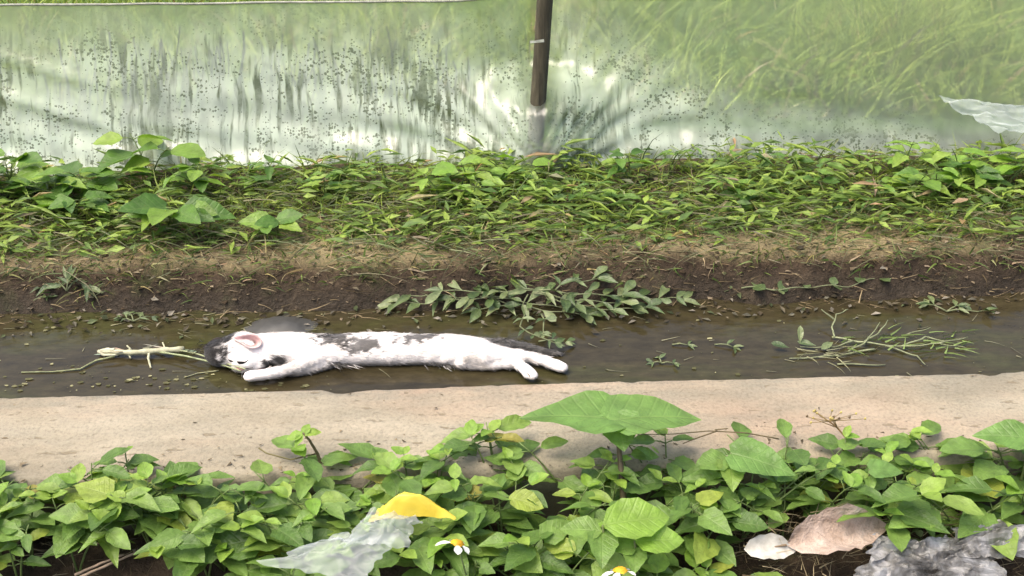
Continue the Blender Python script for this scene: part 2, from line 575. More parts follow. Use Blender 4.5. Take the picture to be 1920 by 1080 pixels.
def film_material():
    m, nt, out = newmat('film')
    g = N(nt, 'ShaderNodeNewGeometry')
    pos = g.outputs['Position']
    sx = N(nt, 'ShaderNodeSeparateXYZ')
    nt.links.new(pos, sx.inputs[0])
    X, Z = sx.outputs[0], sx.outputs[2]
    n1 = noise_n(nt, pos, 3.0, 5, 0.6, 0.3)
    n2 = noise_n(nt, pos, 15.0, 5, 0.65)
    # chalky splash-back: reaches high up on the left, low on the right
    lim = N(nt, 'ShaderNodeMapRange', interpolation_type='SMOOTHSTEP')
    for k, v in (('From Min', 0.05), ('From Max', 1.15), ('To Min', 0.475), ('To Max', 0.235)):
        lim.inputs[k].default_value = v
    nt.links.new(X, lim.inputs[0])
    lim_z = math_n(nt, 'ADD', lim.outputs[0], math_n(nt, 'MULTIPLY', math_n(nt, 'SUBTRACT', n1.outputs[0], 0.5), 0.22))
    chalk = math_n(nt, 'MULTIPLY', math_n(nt, 'SUBTRACT', lim_z, Z), 7.0, True)
    mott = ramp(nt, [(0.32, 0.25), (0.62, 1.0)])
    nt.links.new(n2.outputs[0], mott.inputs[0])
    chalk = math_n(nt, 'MULTIPLY', chalk, mott.outputs[0])
    # rubbed clearer where it bears on the stake
    rub = math_n(nt, 'SUBTRACT', 1.0, math_n(nt, 'MULTIPLY', math_n(nt, 'ABSOLUTE', math_n(nt, 'SUBTRACT', X, POST_X)), 14.0), True)
    chalk = math_n(nt, 'MULTIPLY', chalk, math_n(nt, 'SUBTRACT', 1.0, math_n(nt, 'MULTIPLY', rub, 0.95)))
    # fullest at the foot
    foot = math_n(nt, 'MULTIPLY', math_n(nt, 'SUBTRACT', lim_z, math_n(nt, 'ADD', Z, 0.10)), 5.0, True)
    opac = math_n(nt, 'ADD', 0.09, math_n(nt, 'ADD', math_n(nt, 'MULTIPLY', chalk, 0.33), math_n(nt, 'MULTIPLY', foot, 0.27)), True)
    opac = math_n(nt, 'MULTIPLY', opac, math_n(nt, 'SUBTRACT', 1.0, math_n(nt, 'MULTIPLY', rub, 0.7)))
    # mud flecks
    vo = N(nt, 'ShaderNodeTexVoronoi', Scale=105.0)
    mp = N(nt, 'ShaderNodeMapping')
    mp.inputs['Scale'].default_value = (0.75, 0.3, 1.0)
    nt.links.new(pos, mp.inputs[0])
    nd = noise_n(nt, pos, 190.0, 2)
    wv_ = N(nt, 'ShaderNodeVectorMath', operation='MULTIPLY_ADD')
    nt.links.new(nd.outputs['Color'], wv_.inputs[0])
    wv_.inputs[1].default_value = (0.004, 0.0, 0.006)
    nt.links.new(mp.outputs[0], wv_.inputs[2])
    nt.links.new(wv_.outputs[0], vo.inputs['Vector'])
    vo.inputs['Scale'].default_value = 190.0
    n3 = noise_n(nt, pos, 9.0, 4, 0.6)
    vsep = N(nt, 'ShaderNodeSeparateColor')
    nt.links.new(vo.outputs['Color'], vsep.inputs[0])
    thr = math_n(nt, 'MULTIPLY', math_n(nt, 'MULTIPLY', math_n(nt, 'SUBTRACT', n3.outputs[0], 0.34), 3.2, True), math_n(nt, 'POWER', vsep.outputs[0], 1.5))
    fleck = math_n(nt, 'MULTIPLY', math_n(nt, 'SUBTRACT', thr, vo.outputs['Distance']), 14.0, True)
    fleck = math_n(nt, 'MULTIPLY', fleck, math_n(nt, 'MULTIPLY', chalk, 1.5, True))
    # muddy runs that trickled down
    mps = N(nt, 'ShaderNodeMapping')
    mps.inputs['Scale'].default_value = (62.0, 3.0, 9.0)
    dn = noise_n(nt, pos, 7.0, 2)
    dv = N(nt, 'ShaderNodeVectorMath', operation='MULTIPLY_ADD')
    nt.links.new(dn.outputs['Color'], dv.inputs[0])
    dv.inputs[1].default_value = (0.035, 0.0, 0.0)
    nt.links.new(pos, dv.inputs[2])
    nt.links.new(dv.outputs[0], mps.inputs[0])
    ns = noise_n(nt, mps.outputs[0], 1.0, 3, 0.5)
    np2 = noise_n(nt, pos, 4.2, 3, 0.5)
    strk = math_n(nt, 'MULTIPLY', math_n(nt, 'SUBTRACT', ns.outputs[0], math_n(nt, 'SUBTRACT', 0.87, math_n(nt, 'MULTIPLY', np2.outputs[0], 0.70))), 9.0, True)
    lft = math_n(nt, 'MULTIPLY', math_n(nt, 'SUBTRACT', 0.75, X), 2.0, True)
    strk = math_n(nt, 'MULTIPLY', math_n(nt, 'MULTIPLY', strk, chalk), math_n(nt, 'MULTIPLY', lft, 0.9))
    fleck = math_n(nt, 'MAXIMUM', math_n(nt, 'MULTIPLY', fleck, 0.8), strk)
    # clear, slightly frosted plastic
    rf = N(nt, 'ShaderNodeBsdfRefraction', Roughness=0.30, IOR=1.06)
    rf.inputs['Color'].default_value = (0.99, 0.99, 0.96, 1)
    tr = N(nt, 'ShaderNodeBsdfTransparent')
    clear = N(nt, 'ShaderNodeMixShader')
    clear.inputs[0].default_value = 0.6
    nt.links.new(tr.outputs[0], clear.inputs[1])
    nt.links.new(rf.outputs[0], clear.inputs[2])
    df = N(nt, 'ShaderNodeBsdfDiffuse')
    df.inputs['Color'].default_value = (0.82, 0.93, 0.73, 1)
    tl = N(nt, 'ShaderNodeBsdfTranslucent')
    tl.inputs['Color'].default_value = (0.90, 0.97, 0.80, 1)
    milk = N(nt, 'ShaderNodeMixShader')
    milk.inputs[0].default_value = 0.30
    nt.links.new(df.outputs[0], milk.inputs[1])
    nt.links.new(tl.outputs[0], milk.inputs[2])
    a = N(nt, 'ShaderNodeMixShader')
    nt.links.new(opac, a.inputs[0])
    nt.links.new(clear.outputs[0], a.inputs[1])
    nt.links.new(milk.outputs[0], a.inputs[2])
    mud = N(nt, 'ShaderNodeBsdfDiffuse')
    mud.inputs['Color'].default_value = (0.050, 0.066, 0.024, 1)
    b = N(nt, 'ShaderNodeMixShader')
    nt.links.new(fleck, b.inputs[0])
    nt.links.new(a.outputs[0], b.inputs[1])
    nt.links.new(mud.outputs[0], b.inputs[2])
    gl = N(nt, 'ShaderNodeBsdfGlossy', Roughness=0.16)
    fr = N(nt, 'ShaderNodeFresnel', IOR=1.45)
    fin = N(nt, 'ShaderNodeMixShader')
    nt.links.new(math_n(nt, 'MULTIPLY', fr.outputs[0], 1.2), fin.inputs[0])
    nt.links.new(b.outputs[0], fin.inputs[1])
    nt.links.new(gl.outputs[0], fin.inputs[2])
    nt.links.new(fin.outputs[0], out.inputs[0])
    return m


M_FILM = film_material()
film = empty('plastic_film_fence', (0, FILM_Y, 0.15), 'long low fence of milky mud-flecked plastic film behind the grass strip', 'plastic fence')
fv, ff = [], []
NU, NV = 620, 36
for i in range(NU + 1):
    u = -3.1 + 6.2 * i / NU
    for j in range(NV + 1):
        fv.append(film_point(u, j / NV) - film.location)
for i in range(NU):
    for j in range(NV):
        a = i * (NV + 1) + j
        ff.append((a, a + NV + 1, a + NV + 2, a + 1))
link('film_sheet', mesh('film_sheet', fv, ff), M_FILM, film)
b = Buf()
pts = [film_point(-3.1 + 6.2 * i / 200, 1.0) + Vector((0, -0.001, 0.002)) - film.location for i in range(201)]
b.tube(pts, 0.0030, 8, (0.36, 0.36, 0.30))
b.build('top_hem', M_DRY, film)


# ------------------------------------------------------------------ wooden stake
def bark_material():
    m, nt, out = newmat('stake_wood')
    tc = N(nt, 'ShaderNodeTexCoord')
    mp = N(nt, 'ShaderNodeMapping')
    mp.inputs['Scale'].default_value = (1.0, 1.0, 0.12)
    nt.links.new(tc.outputs['Object'], mp.inputs[0])
    n1 = noise_n(nt, mp.outputs[0], 90.0, 6, 0.65, 0.4)
    r1 = ramp(nt, [(0.3, (0.030, 0.026, 0.015)), (0.55, (0.068, 0.058, 0.034)), (0.8, (0.13, 0.115, 0.07))])
    nt.links.new(n1.outputs[0], r1.inputs[0])
    p = N(nt, 'ShaderNodeBsdfPrincipled', Roughness=0.9)
    nt.links.new(r1.outputs[0], p.inputs['Base Color'])
    nt.links.new(bump(nt, n1.outputs[0], 0.8, 0.006), p.inputs['Normal'])
    nt.links.new(p.outputs[0], out.inputs[0])
    return m


PY = FILM_Y + 0.012
p0, p1 = atY(1003, 285, PY), atY(1022, 0, PY)
stake = empty('wooden_stake', p0, 'dark weathered wooden stake standing behind the plastic film', 'stake')
pv, pf = [], []
dirp = (p1 - p0).normalized()
nseg, nr = 26, 14
for i in range(nseg + 1):
    t = -0.10 + 0.85 * i / nseg
    c = dirp * t
    for k in range(nr):
        th = 2 * math.pi * k / nr
        r = (0.0205 - 0.003 * t) * (1 + 0.10 * nz(math.cos(th) * 1.5, math.sin(th) * 1.5, t * 6) + 0.05 * nz(math.cos(th) * 5, math.sin(th) * 5, t * 3))
        pv.append(c + Vector((math.cos(th) * r, math.sin(th) * r, 0)))
for i in range(nseg):
    for k in range(nr):
        k2 = (k + 1) % nr
        pf.append((i * nr + k, i * nr + k2, (i + 1) * nr + k2, (i + 1) * nr + k))
pf.append(tuple(nseg * nr + k for k in range(nr)))
link('shaft', mesh('shaft', pv, pf), bark_material(), stake)
b = Buf()
tz = atY(1008, 78, PY - 0.031) - p0
b.add([tz + Vector((-0.018, 0.001, -0.004)), tz + Vector((0.016, -0.002, -0.001)), tz + Vector((0.015, -0.003, 0.007)), tz + Vector((-0.005, -0.003, 0.004)), tz + Vector((-0.019, 0, 0.003))], [(0, 1, 2, 3, 4)], (0.75, 0.74, 0.62))
b.build('torn_tape', M_DRY, stake, False)
# ------------------------------------------------------------------ field grass behind the film (uncountable)
def grass_col(r, lo, hi, dry=0.0):
    if rnd.random() < dry:
        return (rnd.uniform(0.24, 0.36), rnd.uniform(0.21, 0.30), rnd.uniform(0.09, 0.15))
    t = rnd.random()
    return tuple(lo[k] + (hi[k] - lo[k]) * t for k in range(3))


b = Buf()
for i in range(19000):
    y = 2.86 + (rnd.random() ** 1.3) * 2.5
    x = rnd.uniform(-1, 1) * (1.9 + (y - 2.7) * 0.6)
    cl = nz(x * 1.6, y * 1.6, 5)
    h = rnd.uniform(0.06, 0.15) * (1.0 + 0.6 * cl)
    if x > 0.4 and nz(x * 2.3, y * 2.3, 9) > 0.1:
        h *= 1.7
    g = 0.5 + 0.5 * cl
    col = grass_col(0, (0.13, 0.205, 0.035), (0.26 + 0.12 * g, 0.36 + 0.08 * g, 0.065), 0.08)
    b.blade((x, y, ground_z(x, y) - 0.005), (rnd.gauss(0, 0.35), rnd.gauss(0, 0.35), 1), h * 1.35, rnd.uniform(0.005, 0.010),
            (rnd.gauss(0, 0.9), rnd.gauss(0, 0.7), -0.5), col, 3)
fg = b.build('field_grass', M_GRASS, None, True)
tag(fg, 'bright green meadow grass seen through the plastic film', 'grass', None, 'stuff')

# dead dark stalks leaning on the back of the film
b = Buf()
for i in range(420):
    px = rnd.choice([rnd.uniform(-200, 260), rnd.gauss(330, 60), rnd.uniform(100, 820), rnd.gauss(560, 140), rnd.uniform(820, 960), rnd.uniform(300, 720)])
    x = atY(px, 200, FILM_Y).x
    v0 = rnd.uniform(0.0, 0.35)
    ln = rnd.uniform(0.06, 0.20) * (1.0 if px < 850 else 0.6)
    n = 5
    base = None
    drift = rnd.gauss(0, 0.12)
    pts = []
    for k in range(n):
        t = k / (n - 1)
        v = v0 + ln / 0.38 * t
        if v > 0.85:
            break
        u = x + drift * ln * t + 0.006 * math.sin(t * 7 + i)
        p = film_point(u, v)
        pts.append(p + Vector((0, 0.014 + 0.01 * t, 0)))
    if len(pts) > 2:
        r0 = rnd.uniform(0.002, 0.0046)
        c = rnd.uniform(0.5, 1.3)
        b.tube(pts, [r0 * (1 - 0.6 * k / len(pts)) for k in range(len(pts))], 4, (0.045 * c, 0.052 * c, 0.022 * c))
ds = b.build('dead_stalks', M_DRY, None, True)
tag(ds, 'dark dead stalks pressed against the back of the plastic film', 'stalks', None, 'stuff')

# ------------------------------------------------------------------ grass strip on the far bank
b = Buf()
for i in range(21000):
    x = rnd.uniform(-2.1, 2.1)
    y = 2.60 - (rnd.random() ** 0.85) * 0.49
    e = bank_edge(x) + 0.040
    dens = 0.5 + 0.9 * nz(x * 2.1, y * 3.0, 21)
    front = (y - e) / 0.30
    if front < 0.25 and rnd.random() > 0.42 + dens * 0.6:
        continue
    if front < -0.06 + 0.22 * nz(x * 3.3, 8.8):
        continue
    tall = sstep(0.0, 1.0, front)
    h = rnd.uniform(0.025, 0.06) * (0.6 + 0.55 * tall)
    dry = 0.42 * (1 - tall) ** 1.5 + 0.05
    lean = 1.2 if tall < 0.4 else 0.75
    lo = (0.045, 0.085, 0.018)
    hi = (0.170 + 0.11 * tall, 0.240 + 0.11 * tall, 0.052)
    b.blade((x, y, ground_z(x, y) - 0.004), (rnd.gauss(0, lean * 1.3), rnd.gauss(-0.25, lean * 0.6), 1), h * rnd.uniform(1.0, 1.9), rnd.uniform(0.0022, 0.0060),
            (rnd.gauss(0, 0.9), rnd.gauss(-0.1, 0.6), -0.9), grass_col(0, lo, hi, dry), 3)
# long pale runners tangled over the lip
for i in range(3200):
    x = rnd.uniform(-2.1, 2.1)
    y = bank_edge(x) + rnd.uniform(0.04, 0.44)
    th = rnd.gauss(0, 0.45) + (math.pi if rnd.random() < 0.5 else 0)
    c = rnd.uniform(0.55, 1.15)
    col = rnd.choice([(0.19, 0.21, 0.10), (0.24, 0.22, 0.12), (0.13, 0.17, 0.06)])
    b.blade((x, y, ground_z(x, y) + rnd.uniform(0.004, 0.045)), (math.cos(th), math.sin(th) * 0.8 - 0.15, rnd.uniform(-0.1, 0.4)), rnd.uniform(0.05, 0.15), rnd.uniform(0.0016, 0.003),
            (rnd.gauss(0, 0.5), rnd.gauss(-0.1, 0.5), -0.7), (col[0] * c, col[1] * c, col[2] * c), 4)
# small broad leaflets woven through the grass
for i in range(8200):
    x = rnd.uniform(-2.1, 2.1)
    y = 2.60 - rnd.random() * 0.42
    e = bank_edge(x) + 0.040
    front = (y - e) / 0.30
    if front < 0.02 or (front < 0.35 and rnd.random() > 0.5):
        continue
    clump = nz(x * 3.1, y * 5.0, 33)
    if clump < -0.05 and rnd.random() < 0.65:
        continue
    z = ground_z(x, y) + rnd.uniform(0.004, 0.045 + 0.04 * max(0.0, clump)) * min(1.0, 0.25 + front)
    th = rnd.gauss(0, 0.7) + (math.pi if rnd.random() < 0.5 else 0)
    L = rnd.uniform(0.018, 0.050)
    W = L * rnd.uniform(0.22, 0.40)
    if rnd.random() < 0.30:
        L *= 1.9
        W = L * rnd.uniform(0.07, 0.14)
    d = Vector((math.cos(th), math.sin(th), rnd.uniform(-0.35, 0.45))).normalized()
    s_ = d.cross(Vector((rnd.gauss(0, 0.35), rnd.gauss(-0.2, 0.35), 1))).normalized()
    n_ = s_.cross(d)
    p = Vector((x, y, z))
    col = grass_col(0, (0.070, 0.140, 0.026), (0.27, 0.37, 0.06), 0.06)
    q = [p, p + d * L * 0.4 - s_ * W * 0.5 + n_ * L * 0.07, p + d * L * 0.42 - n_ * L * 0.02, p + d * L * 0.4 + s_ * W * 0.5 + n_ * L * 0.07, p + d * L - n_ * L * 0.08]
    b.add(q, [(0, 2, 1), (0, 3, 2), (1, 2, 4), (2, 3, 4)], col)
bg_ = b.build('bank_grass', M_GRASS, None, True)
tag(bg_, 'tangled green grass and small-leaved ground cover along the far bank', 'grass', None, 'stuff')

# straw, root hairs and crumbs on the bank face and along its foot
b = Buf()
for i in range(1900):
    x = rnd.uniform(-2.1, 2.1)
    e = bank_edge(x)
    y = e + rnd.uniform(-0.03, 0.17)
    z = ground_z(x, y) + 0.003
    if z < 0.002:
        z = 0.003
    c = rnd.random()
    col = (0.10 + 0.28 * c * c, 0.075 + 0.22 * c * c, 0.04 + 0.13 * c * c)
    th = rnd.gauss(0, 0.6)
    b.blade((x, y, z), (math.cos(th), math.sin(th) * 0.6, rnd.uniform(-0.1, 0.35)), rnd.uniform(0.012, 0.06), rnd.uniform(0.0012, 0.003), (rnd.gauss(0, 0.4), rnd.gauss(0, 0.4), rnd.gauss(-0.3, 0.3)), col, 3)
for i in range(2600):
    x = rnd.uniform(-2.1, 2.1)
    e = bank_edge(x)
    y = e + rnd.gauss(0.05, 0.035)
    z = max(0.001, ground_z(x, y))
    r = rnd.uniform(0.0015, 0.0055)
    c = rnd.random() ** 2
    col = (0.05 + 0.22 * c, 0.035 + 0.18 * c, 0.02 + 0.12 * c)
    q = [Vector((x + rnd.gauss(0, r), y + rnd.gauss(0, r), z + rnd.uniform(0, r))) for _ in range(4)]
    b.add(q, [(0, 1, 2), (0, 2, 3), (0, 3, 1), (1, 3, 2)], col)
for i in range(520):
    x = rnd.uniform(-2.0, 2.0)
    y = bank_edge(x) + rnd.gauss(-0.035, 0.03) + (0.02 if rnd.random() < 0.3 else 0)
    z = max(0.002, ground_z(x, y) + 0.003) + rnd.uniform(0, 0.004)
    th = rnd.uniform(0, 6.28)
    L = rnd.uniform(0.010, 0.026)
    W = L * rnd.uniform(0.3, 0.6)
    d = Vector((math.cos(th), math.sin(th), rnd.uniform(-0.1, 0.3))).normalized()
    sv = d.cross(Vector((rnd.gauss(0, 0.3), rnd.gauss(-0.2, 0.3), 1))).normalized()
    nv_ = sv.cross(d)
    p = Vector((x, y, z))
    c = rnd.uniform(0.4, 1.2)
    col = rnd.choice([(0.10, 0.085, 0.055), (0.15, 0.14, 0.10), (0.08, 0.10, 0.045), (0.20, 0.18, 0.14), (0.05, 0.04, 0.025)])
    b.add([p, p + d * L * 0.4 - sv * W * 0.5 + nv_ * L * 0.1, p + d * L * 0.45, p + d * L * 0.4 + sv * W * 0.5 + nv_ * L * 0.1, p + d * L], [(0, 2, 1), (0, 3, 2), (1, 2, 4), (2, 3, 4)], (col[0] * c, col[1] * c, col[2] * c))
bl = b.build('bank_litter', M_DRY, None, False)
tag(bl, 'straw, rootlets and soil crumbs scattered over the muddy bank face', 'litter', None, 'stuff')

# floating specks on the water
b = Buf()
for i in range(300):
    px, py = rnd.uniform(-100, 2020), rnd.uniform(575, 735)
    if rnd.random() < 0.45:
        px, py = rnd.uniform(-60, 620), rnd.uniform(690, 735)
    p = at(px, py, 0.0012)
    r = 0.001 + 0.005 * rnd.random() ** 2.5
    c = rnd.random() ** 3
    col = (0.07 + 0.3 * c, 0.07 + 0.28 * c, 0.03 + 0.16 * c)
    n = 5
    b.add([p + Vector((math.cos(2 * math.pi * k / n) * r * rnd.uniform(0.7, 1.8), math.sin(2 * math.pi * k / n) * r * rnd.uniform(0.6, 1), rnd.uniform(0, 0.0012))) for k in range(n)], [tuple(range(n))], col)
for i in range(90):
    px, py = rnd.uniform(0, 1920), rnd.uniform(578, 700)
    if rnd.random() < 0.4:
        px, py = rnd.uniform(200, 680), rnd.uniform(575, 625)
    p = at(px, py, 0.002)
    th = rnd.gauss(0, 0.5)
    c = rnd.uniform(0.4, 1)
    b.blade(p, (math.cos(th), math.sin(th), 0.0), rnd.uniform(0.012, 0.05), rnd.uniform(0.0012, 0.003), (rnd.gauss(0, 0.3), rnd.gauss(0, 0.3), 0), (0.26 * c, 0.25 * c, 0.15 * c), 3, Vector((-math.sin(th), math.cos(th), 0)))
fs_ = b.build('floating_scum', M_DRY, None, False)
tag(fs_, 'specks and bits of straw floating on the ditch water', 'scum', None, 'stuff')


# ------------------------------------------------------------------ leaf shapes and plants
def leaf_mesh(name, wid, shape, serr=0.05, fold=0.18, droop=0.25, curl=0.0, nt_=8, wav=0.03):
    """unit leaf along +X, midrib on y=0; 'heart', 'oval', 'lance', 'spoon'"""
    vs_, fs = [], []
    cr = [-1, -0.55, 0, 0.55, 1]
    for i in range(nt_ + 1):
        t = i / nt_
        if shape == 'heart':
            wd = (math.sin(math.pi * min(1, t * 0.92 + 0.08) ** 0.62)) ** 0.85 if t < 1 else 0
            wd = max(0.0, wd) * (1 - 0.15 * t)
            if i == 0:
                wd = 0.35
        elif shape == 'oval':
            wd = math.sin(math.pi * t ** 0.8) ** 0.8 if 0 < t < 1 else 0.03
        elif shape == 'spoon':
            wd = math.sin(math.pi * t ** 1.7) ** 0.7 if 0 < t < 1 else 0.06
        else:
            wd = math.sin(math.pi * t ** 0.75) ** 1.1 if 0 < t < 1 else 0.03
        if i == nt_:
            wd = 0.015
        for c in cr:
            sfac = 1 + (serr if i % 2 else -serr) * (abs(c) == 1)
            yy = c * wd * wid * 0.5 * sfac
            xx = t
            if shape == 'heart' and i == 0 and abs(c) > 0.5:
                xx = -0.06 * abs(c)
            zz = abs(c) ** 1.4 * wd * wid * fold - droop * t * t * 0.6 + wav * math.sin(t * 9 + c * 2) * abs(c) * wd
            zz += curl * math.sin(t * math.pi) * 0.2
            vs_.append((xx, yy, zz))
    for i in range(nt_):
        for k in range(4):
            a = i * 5 + k
            fs.append((a, a + 5, a + 6, a + 1))
    return mesh(name, vs_, fs)


def with_mat(variants, mat):
    out = []
    for v in variants:
        m = v.copy()
        m.materials.append(mat)
        for p in m.polygons:
            p.use_smooth = True
        out.append(m)
    return out


HEART = [leaf_mesh('leaf', 0.80, 'heart', 0.045, 0.12, 0.22), leaf_mesh('leaf', 0.70, 'heart', 0.05, 0.20, 0.38, wav=0.045), leaf_mesh('leaf', 0.90, 'heart', 0.035, 0.08, 0.12, wav=0.04)]
OVAL = [leaf_mesh('leaf', 0.62, 'oval', 0.04, 0.15, 0.25), leaf_mesh('leaf', 0.55, 'oval', 0.05, 0.2, 0.4, wav=0.04), leaf_mesh('leaf', 0.72, 'oval', 0.05, 0.10, 0.15)]
LANCE = [leaf_mesh('leaf', 0.34, 'lance', 0.03, 0.2, 0.35), leaf_mesh('leaf', 0.28, 'lance', 0.03, 0.2, 0.6), leaf_mesh('leaf', 0.42, 'lance', 0.04, 0.15, 0.2)]
SPOON = [leaf_mesh('leaf', 0.42, 'spoon', 0.0, 0.12, 0.15), leaf_mesh('leaf', 0.50, 'spoon', 0.0, 0.10, 0.3)]
V_FORE = with_mat(HEART + OVAL, M_FORE)
V_YOUNG = with_mat(OVAL, M_YOUNG)
V_BANK = with_mat(OVAL + HEART[:2], M_BANK)
V_BANKL = with_mat(LANCE, M_BANK)
V_WET = with_mat(SPOON[:1] + LANCE + [leaf_mesh('leaf', 0.36, 'spoon', 0.0, 0.15, 0.25)], M_WET)
V_WETL = with_mat(LANCE, M_WET)


def put_leaf(parent, me, base, d, n, L, name='leaf', wide=1.0):
    """base in world space, parent is an unrotated empty"""
    d = Vector(d).normalized()
    n = Vector(n)
    yv = n.cross(d)
    if yv.length < 1e-4:
        yv = Vector((0, 1, 0)).cross(d)
    yv.normalize()
    zv = d.cross(yv)
    o = bpy.data.objects.new(name, me)
    COL.objects.link(o)
    o.parent = parent
    M = Matrix((( d.x, yv.x, zv.x), (d.y, yv.y, zv.y), (d.z, yv.z, zv.z))).to_4x4()
    o.matrix_local = Matrix.Translation(Vector(base) - parent.location) @ M @ Matrix.Diagonal((L, L * wide, L, 1))
    return o


def weed(name, root, stems, variants, leaf_len, label, group, cat='weed', stem_col=(0.12, 0.17, 0.05), stem_r=0.0022, top=None, tilt_cam=-0.03, pet=0.25, wide=1.0):
    """stems: list of (tip offset vector, number of leaf pairs)"""
    e = empty(name, root, label, cat, group)
    b = Buf()
    for (tip, pairs) in stems:
        tip = Vector(tip)
        mid = Vector((tip.x * 0.35, tip.y * 0.35, tip.z * 0.68))
        pts = []
        for k in range(7):
            t = k / 6
            pts.append(mid * (2 * t * (1 - t)) + tip * t * t)
        b.tube(pts, [stem_r * (1 - 0.55 * k / 6) for k in range(7)], 5, stem_col)
        ph = rnd.uniform(0, math.pi)
        for q in range(pairs):
            t = 0.30 + 0.70 * (q + 0.5) / pairs if pairs > 1 else 0.9
            p = mid * (2 * t * (1 - t)) + tip * t * t
            size = leaf_len * rnd.uniform(0.78, 1.15) * (1.0 if t < 0.8 else 0.85)
            for s in (0, 1):
                th = ph + q * math.pi * 0.5 * rnd.uniform(0.75, 1.25) + s * math.pi + rnd.gauss(0, 0.25)
                d = Vector((math.cos(th) * 2.3, math.sin(th), rnd.uniform(-0.10, 0.25)))
                d.normalize()
                pl = size * pet * rnd.uniform(0.7, 1.3)
                bp = p + d * pl + Vector((0, 0, pl * 0.3))
                b.tube([p, p + d * pl * 0.5 + Vector((0, 0, pl * 0.25)), bp], [stem_r * 0.5] * 3, 4, stem_col)
                nrm = Vector((rnd.gauss(0, 0.22), -tilt_cam + rnd.gauss(0, 0.22), 1))
                put_leaf(e, rnd.choice(variants), root + bp, d, nrm, size * rnd.uniform(0.85, 1.1), wide=wide * rnd.uniform(0.70, 1.1))
        if top is not None and rnd.random() < 0.5:
            for s in range(2):
                th = rnd.uniform(0, 6.28)
                d = Vector((math.cos(th), math.sin(th), rnd.uniform(0.1, 0.7)))
                put_leaf(e, rnd.choice(top), root + tip, d, Vector((0, -tilt_cam, 1)), leaf_len * rnd.uniform(0.35, 0.6))
    b.build('stem', M_STEM, e)
    return e


# ---- far bank, left: broad-leaved weeds leaning out of the grass
def bank_pos(px, py, y):
    p = atY(px, py, y)
    return Vector((p.x, y, ground_z(p.x, y)))


BIGBANK = [  # px, y, height, stems, leaf length
    (20, 2.50, 0.10, 3, 0.085), (95, 2.44, 0.085, 3, 0.085), (170, 2.47, 0.09, 3, 0.080), (285, 2.54, 0.125, 2, 0.095),
    (380, 2.46, 0.095, 3, 0.075), (130, 2.37, 0.07, 2, 0.080), (-60, 2.46, 0.11, 3, 0.08), (-150, 2.50, 0.11, 3, 0.08)]
for px, y, h, ns, L in BIGBANK:
    root = bank_pos(px, 350, y)
    st = [((rnd.gauss(0, 0.05), rnd.gauss(-0.03, 0.03), h * rnd.uniform(0.75, 1.1)), 2) for _ in range(ns)]
    weed('broadleaf_weed', root, st, V_BANK, L, ('broad-leaved pale weed on the far bank ' + ('at the very left edge' if px < 60 else 'a little in from the left edge' if px < 200 else 'that rises tallest against the film' if px < 300 else 'right of the tallest one')), 'broad-leaved weeds on the left of the far bank', wide=1.15)
# the drooping plant that hangs over the lip, lower left
for (px, py, y, sc, lab) in [(320, 400, 2.28, 1.0, 'large-leaved weed drooping over the bare lip of the far bank'), (520, 425, 2.25, 0.62, 'small bright weed on the bank lip straight above the cat')]:
    root = bank_pos(px, py, y)
    root.z += 0.01
    e = empty('drooping_weed', root, lab, 'weed')
    b = Buf()
    for k in range(9 if sc == 1.0 else 5):
        th = -math.pi * (0.02 + 0.96 * k / (8 if sc == 1.0 else 4)) + rnd.gauss(0, 0.12)
        d = Vector((math.cos(th) * 1.5, math.sin(th) * 0.9, rnd.uniform(-0.05, 0.4)))
        hub = Vector((rnd.gauss(0, 0.012), rnd.gauss(0, 0.01), 0.05 * sc))
        bp = hub + d.normalized() * 0.02 * sc
        b.tube([(0, 0, 0), hub, bp], 0.0016, 4, (0.15, 0.2, 0.06))
        put_leaf(e, rnd.choice(V_BANK), root + bp, d, (rnd.gauss(0, .15), -0.5, 1), rnd.uniform(0.07, 0.115) * sc, wide=0.95)
    b.build('stem', M_STEM, e)

# ---- far bank, middle and right: smaller weeds
for k in range(26):
    px = 470 + k * 60 + rnd.uniform(-25, 25)
    y = rnd.uniform(2.36, 2.54)
    root = bank_pos(px, 350, y)
    ns = rnd.choice([1, 2, 2])
    st = [((rnd.gauss(0, 0.04), rnd.gauss(-0.02, 0.03), rnd.uniform(0.035, 0.085)), rnd.choice([2, 3])) for _ in range(ns)]
    broad = rnd.random() < 0.45 or px > 1700
    weed('small_bank_weed', root, st, V_BANK if broad else V_BANKL, rnd.uniform(0.04, 0.06) * (1.3 if px > 1680 else 1.0),
         'small leafy weed in the far bank grass ' + ('above the cat\'s neck' if px < 620 else 'above the cat\'s back' if px < 860 else 'below the stake' if px < 1150 else 'right of the stake' if px < 1450 else 'towards the right end' if px < 1750 else 'at the right end'), 'small weeds in the grass of the far bank')
for px, y, L in [(880, 2.45, 0.07), (830, 2.40, 0.06), (960, 2.49, 0.07)]:
    root = bank_pos(px, 340, y)
    weed('pale_bank_weed', root, [((rnd.gauss(0, 0.03), -0.02, 0.085), 2), ((0.04, -0.02, 0.06), 2)], V_YOUNG, L,
         'pale yellow-green weed on the far bank below the wooden stake', 'pale weeds below the stake')
for px, y, L in [(1690, 2.50, 0.075), (1800, 2.47, 0.08), (1890, 2.44, 0.08), (1760, 2.38, 0.06), (1960, 2.45, 0.08)]:
    root = bank_pos(px, 330, y)
    weed('yellow_green_weed', root, [((rnd.gauss(0, 0.04), -0.02, 0.10), 2), ((0.05, -0.03, 0.075), 2)], V_YOUNG, L,
         'yellow-green broad-leaved weed at the right end of the far bank', 'yellow-green weeds at the right end of the bank', wide=0.9)


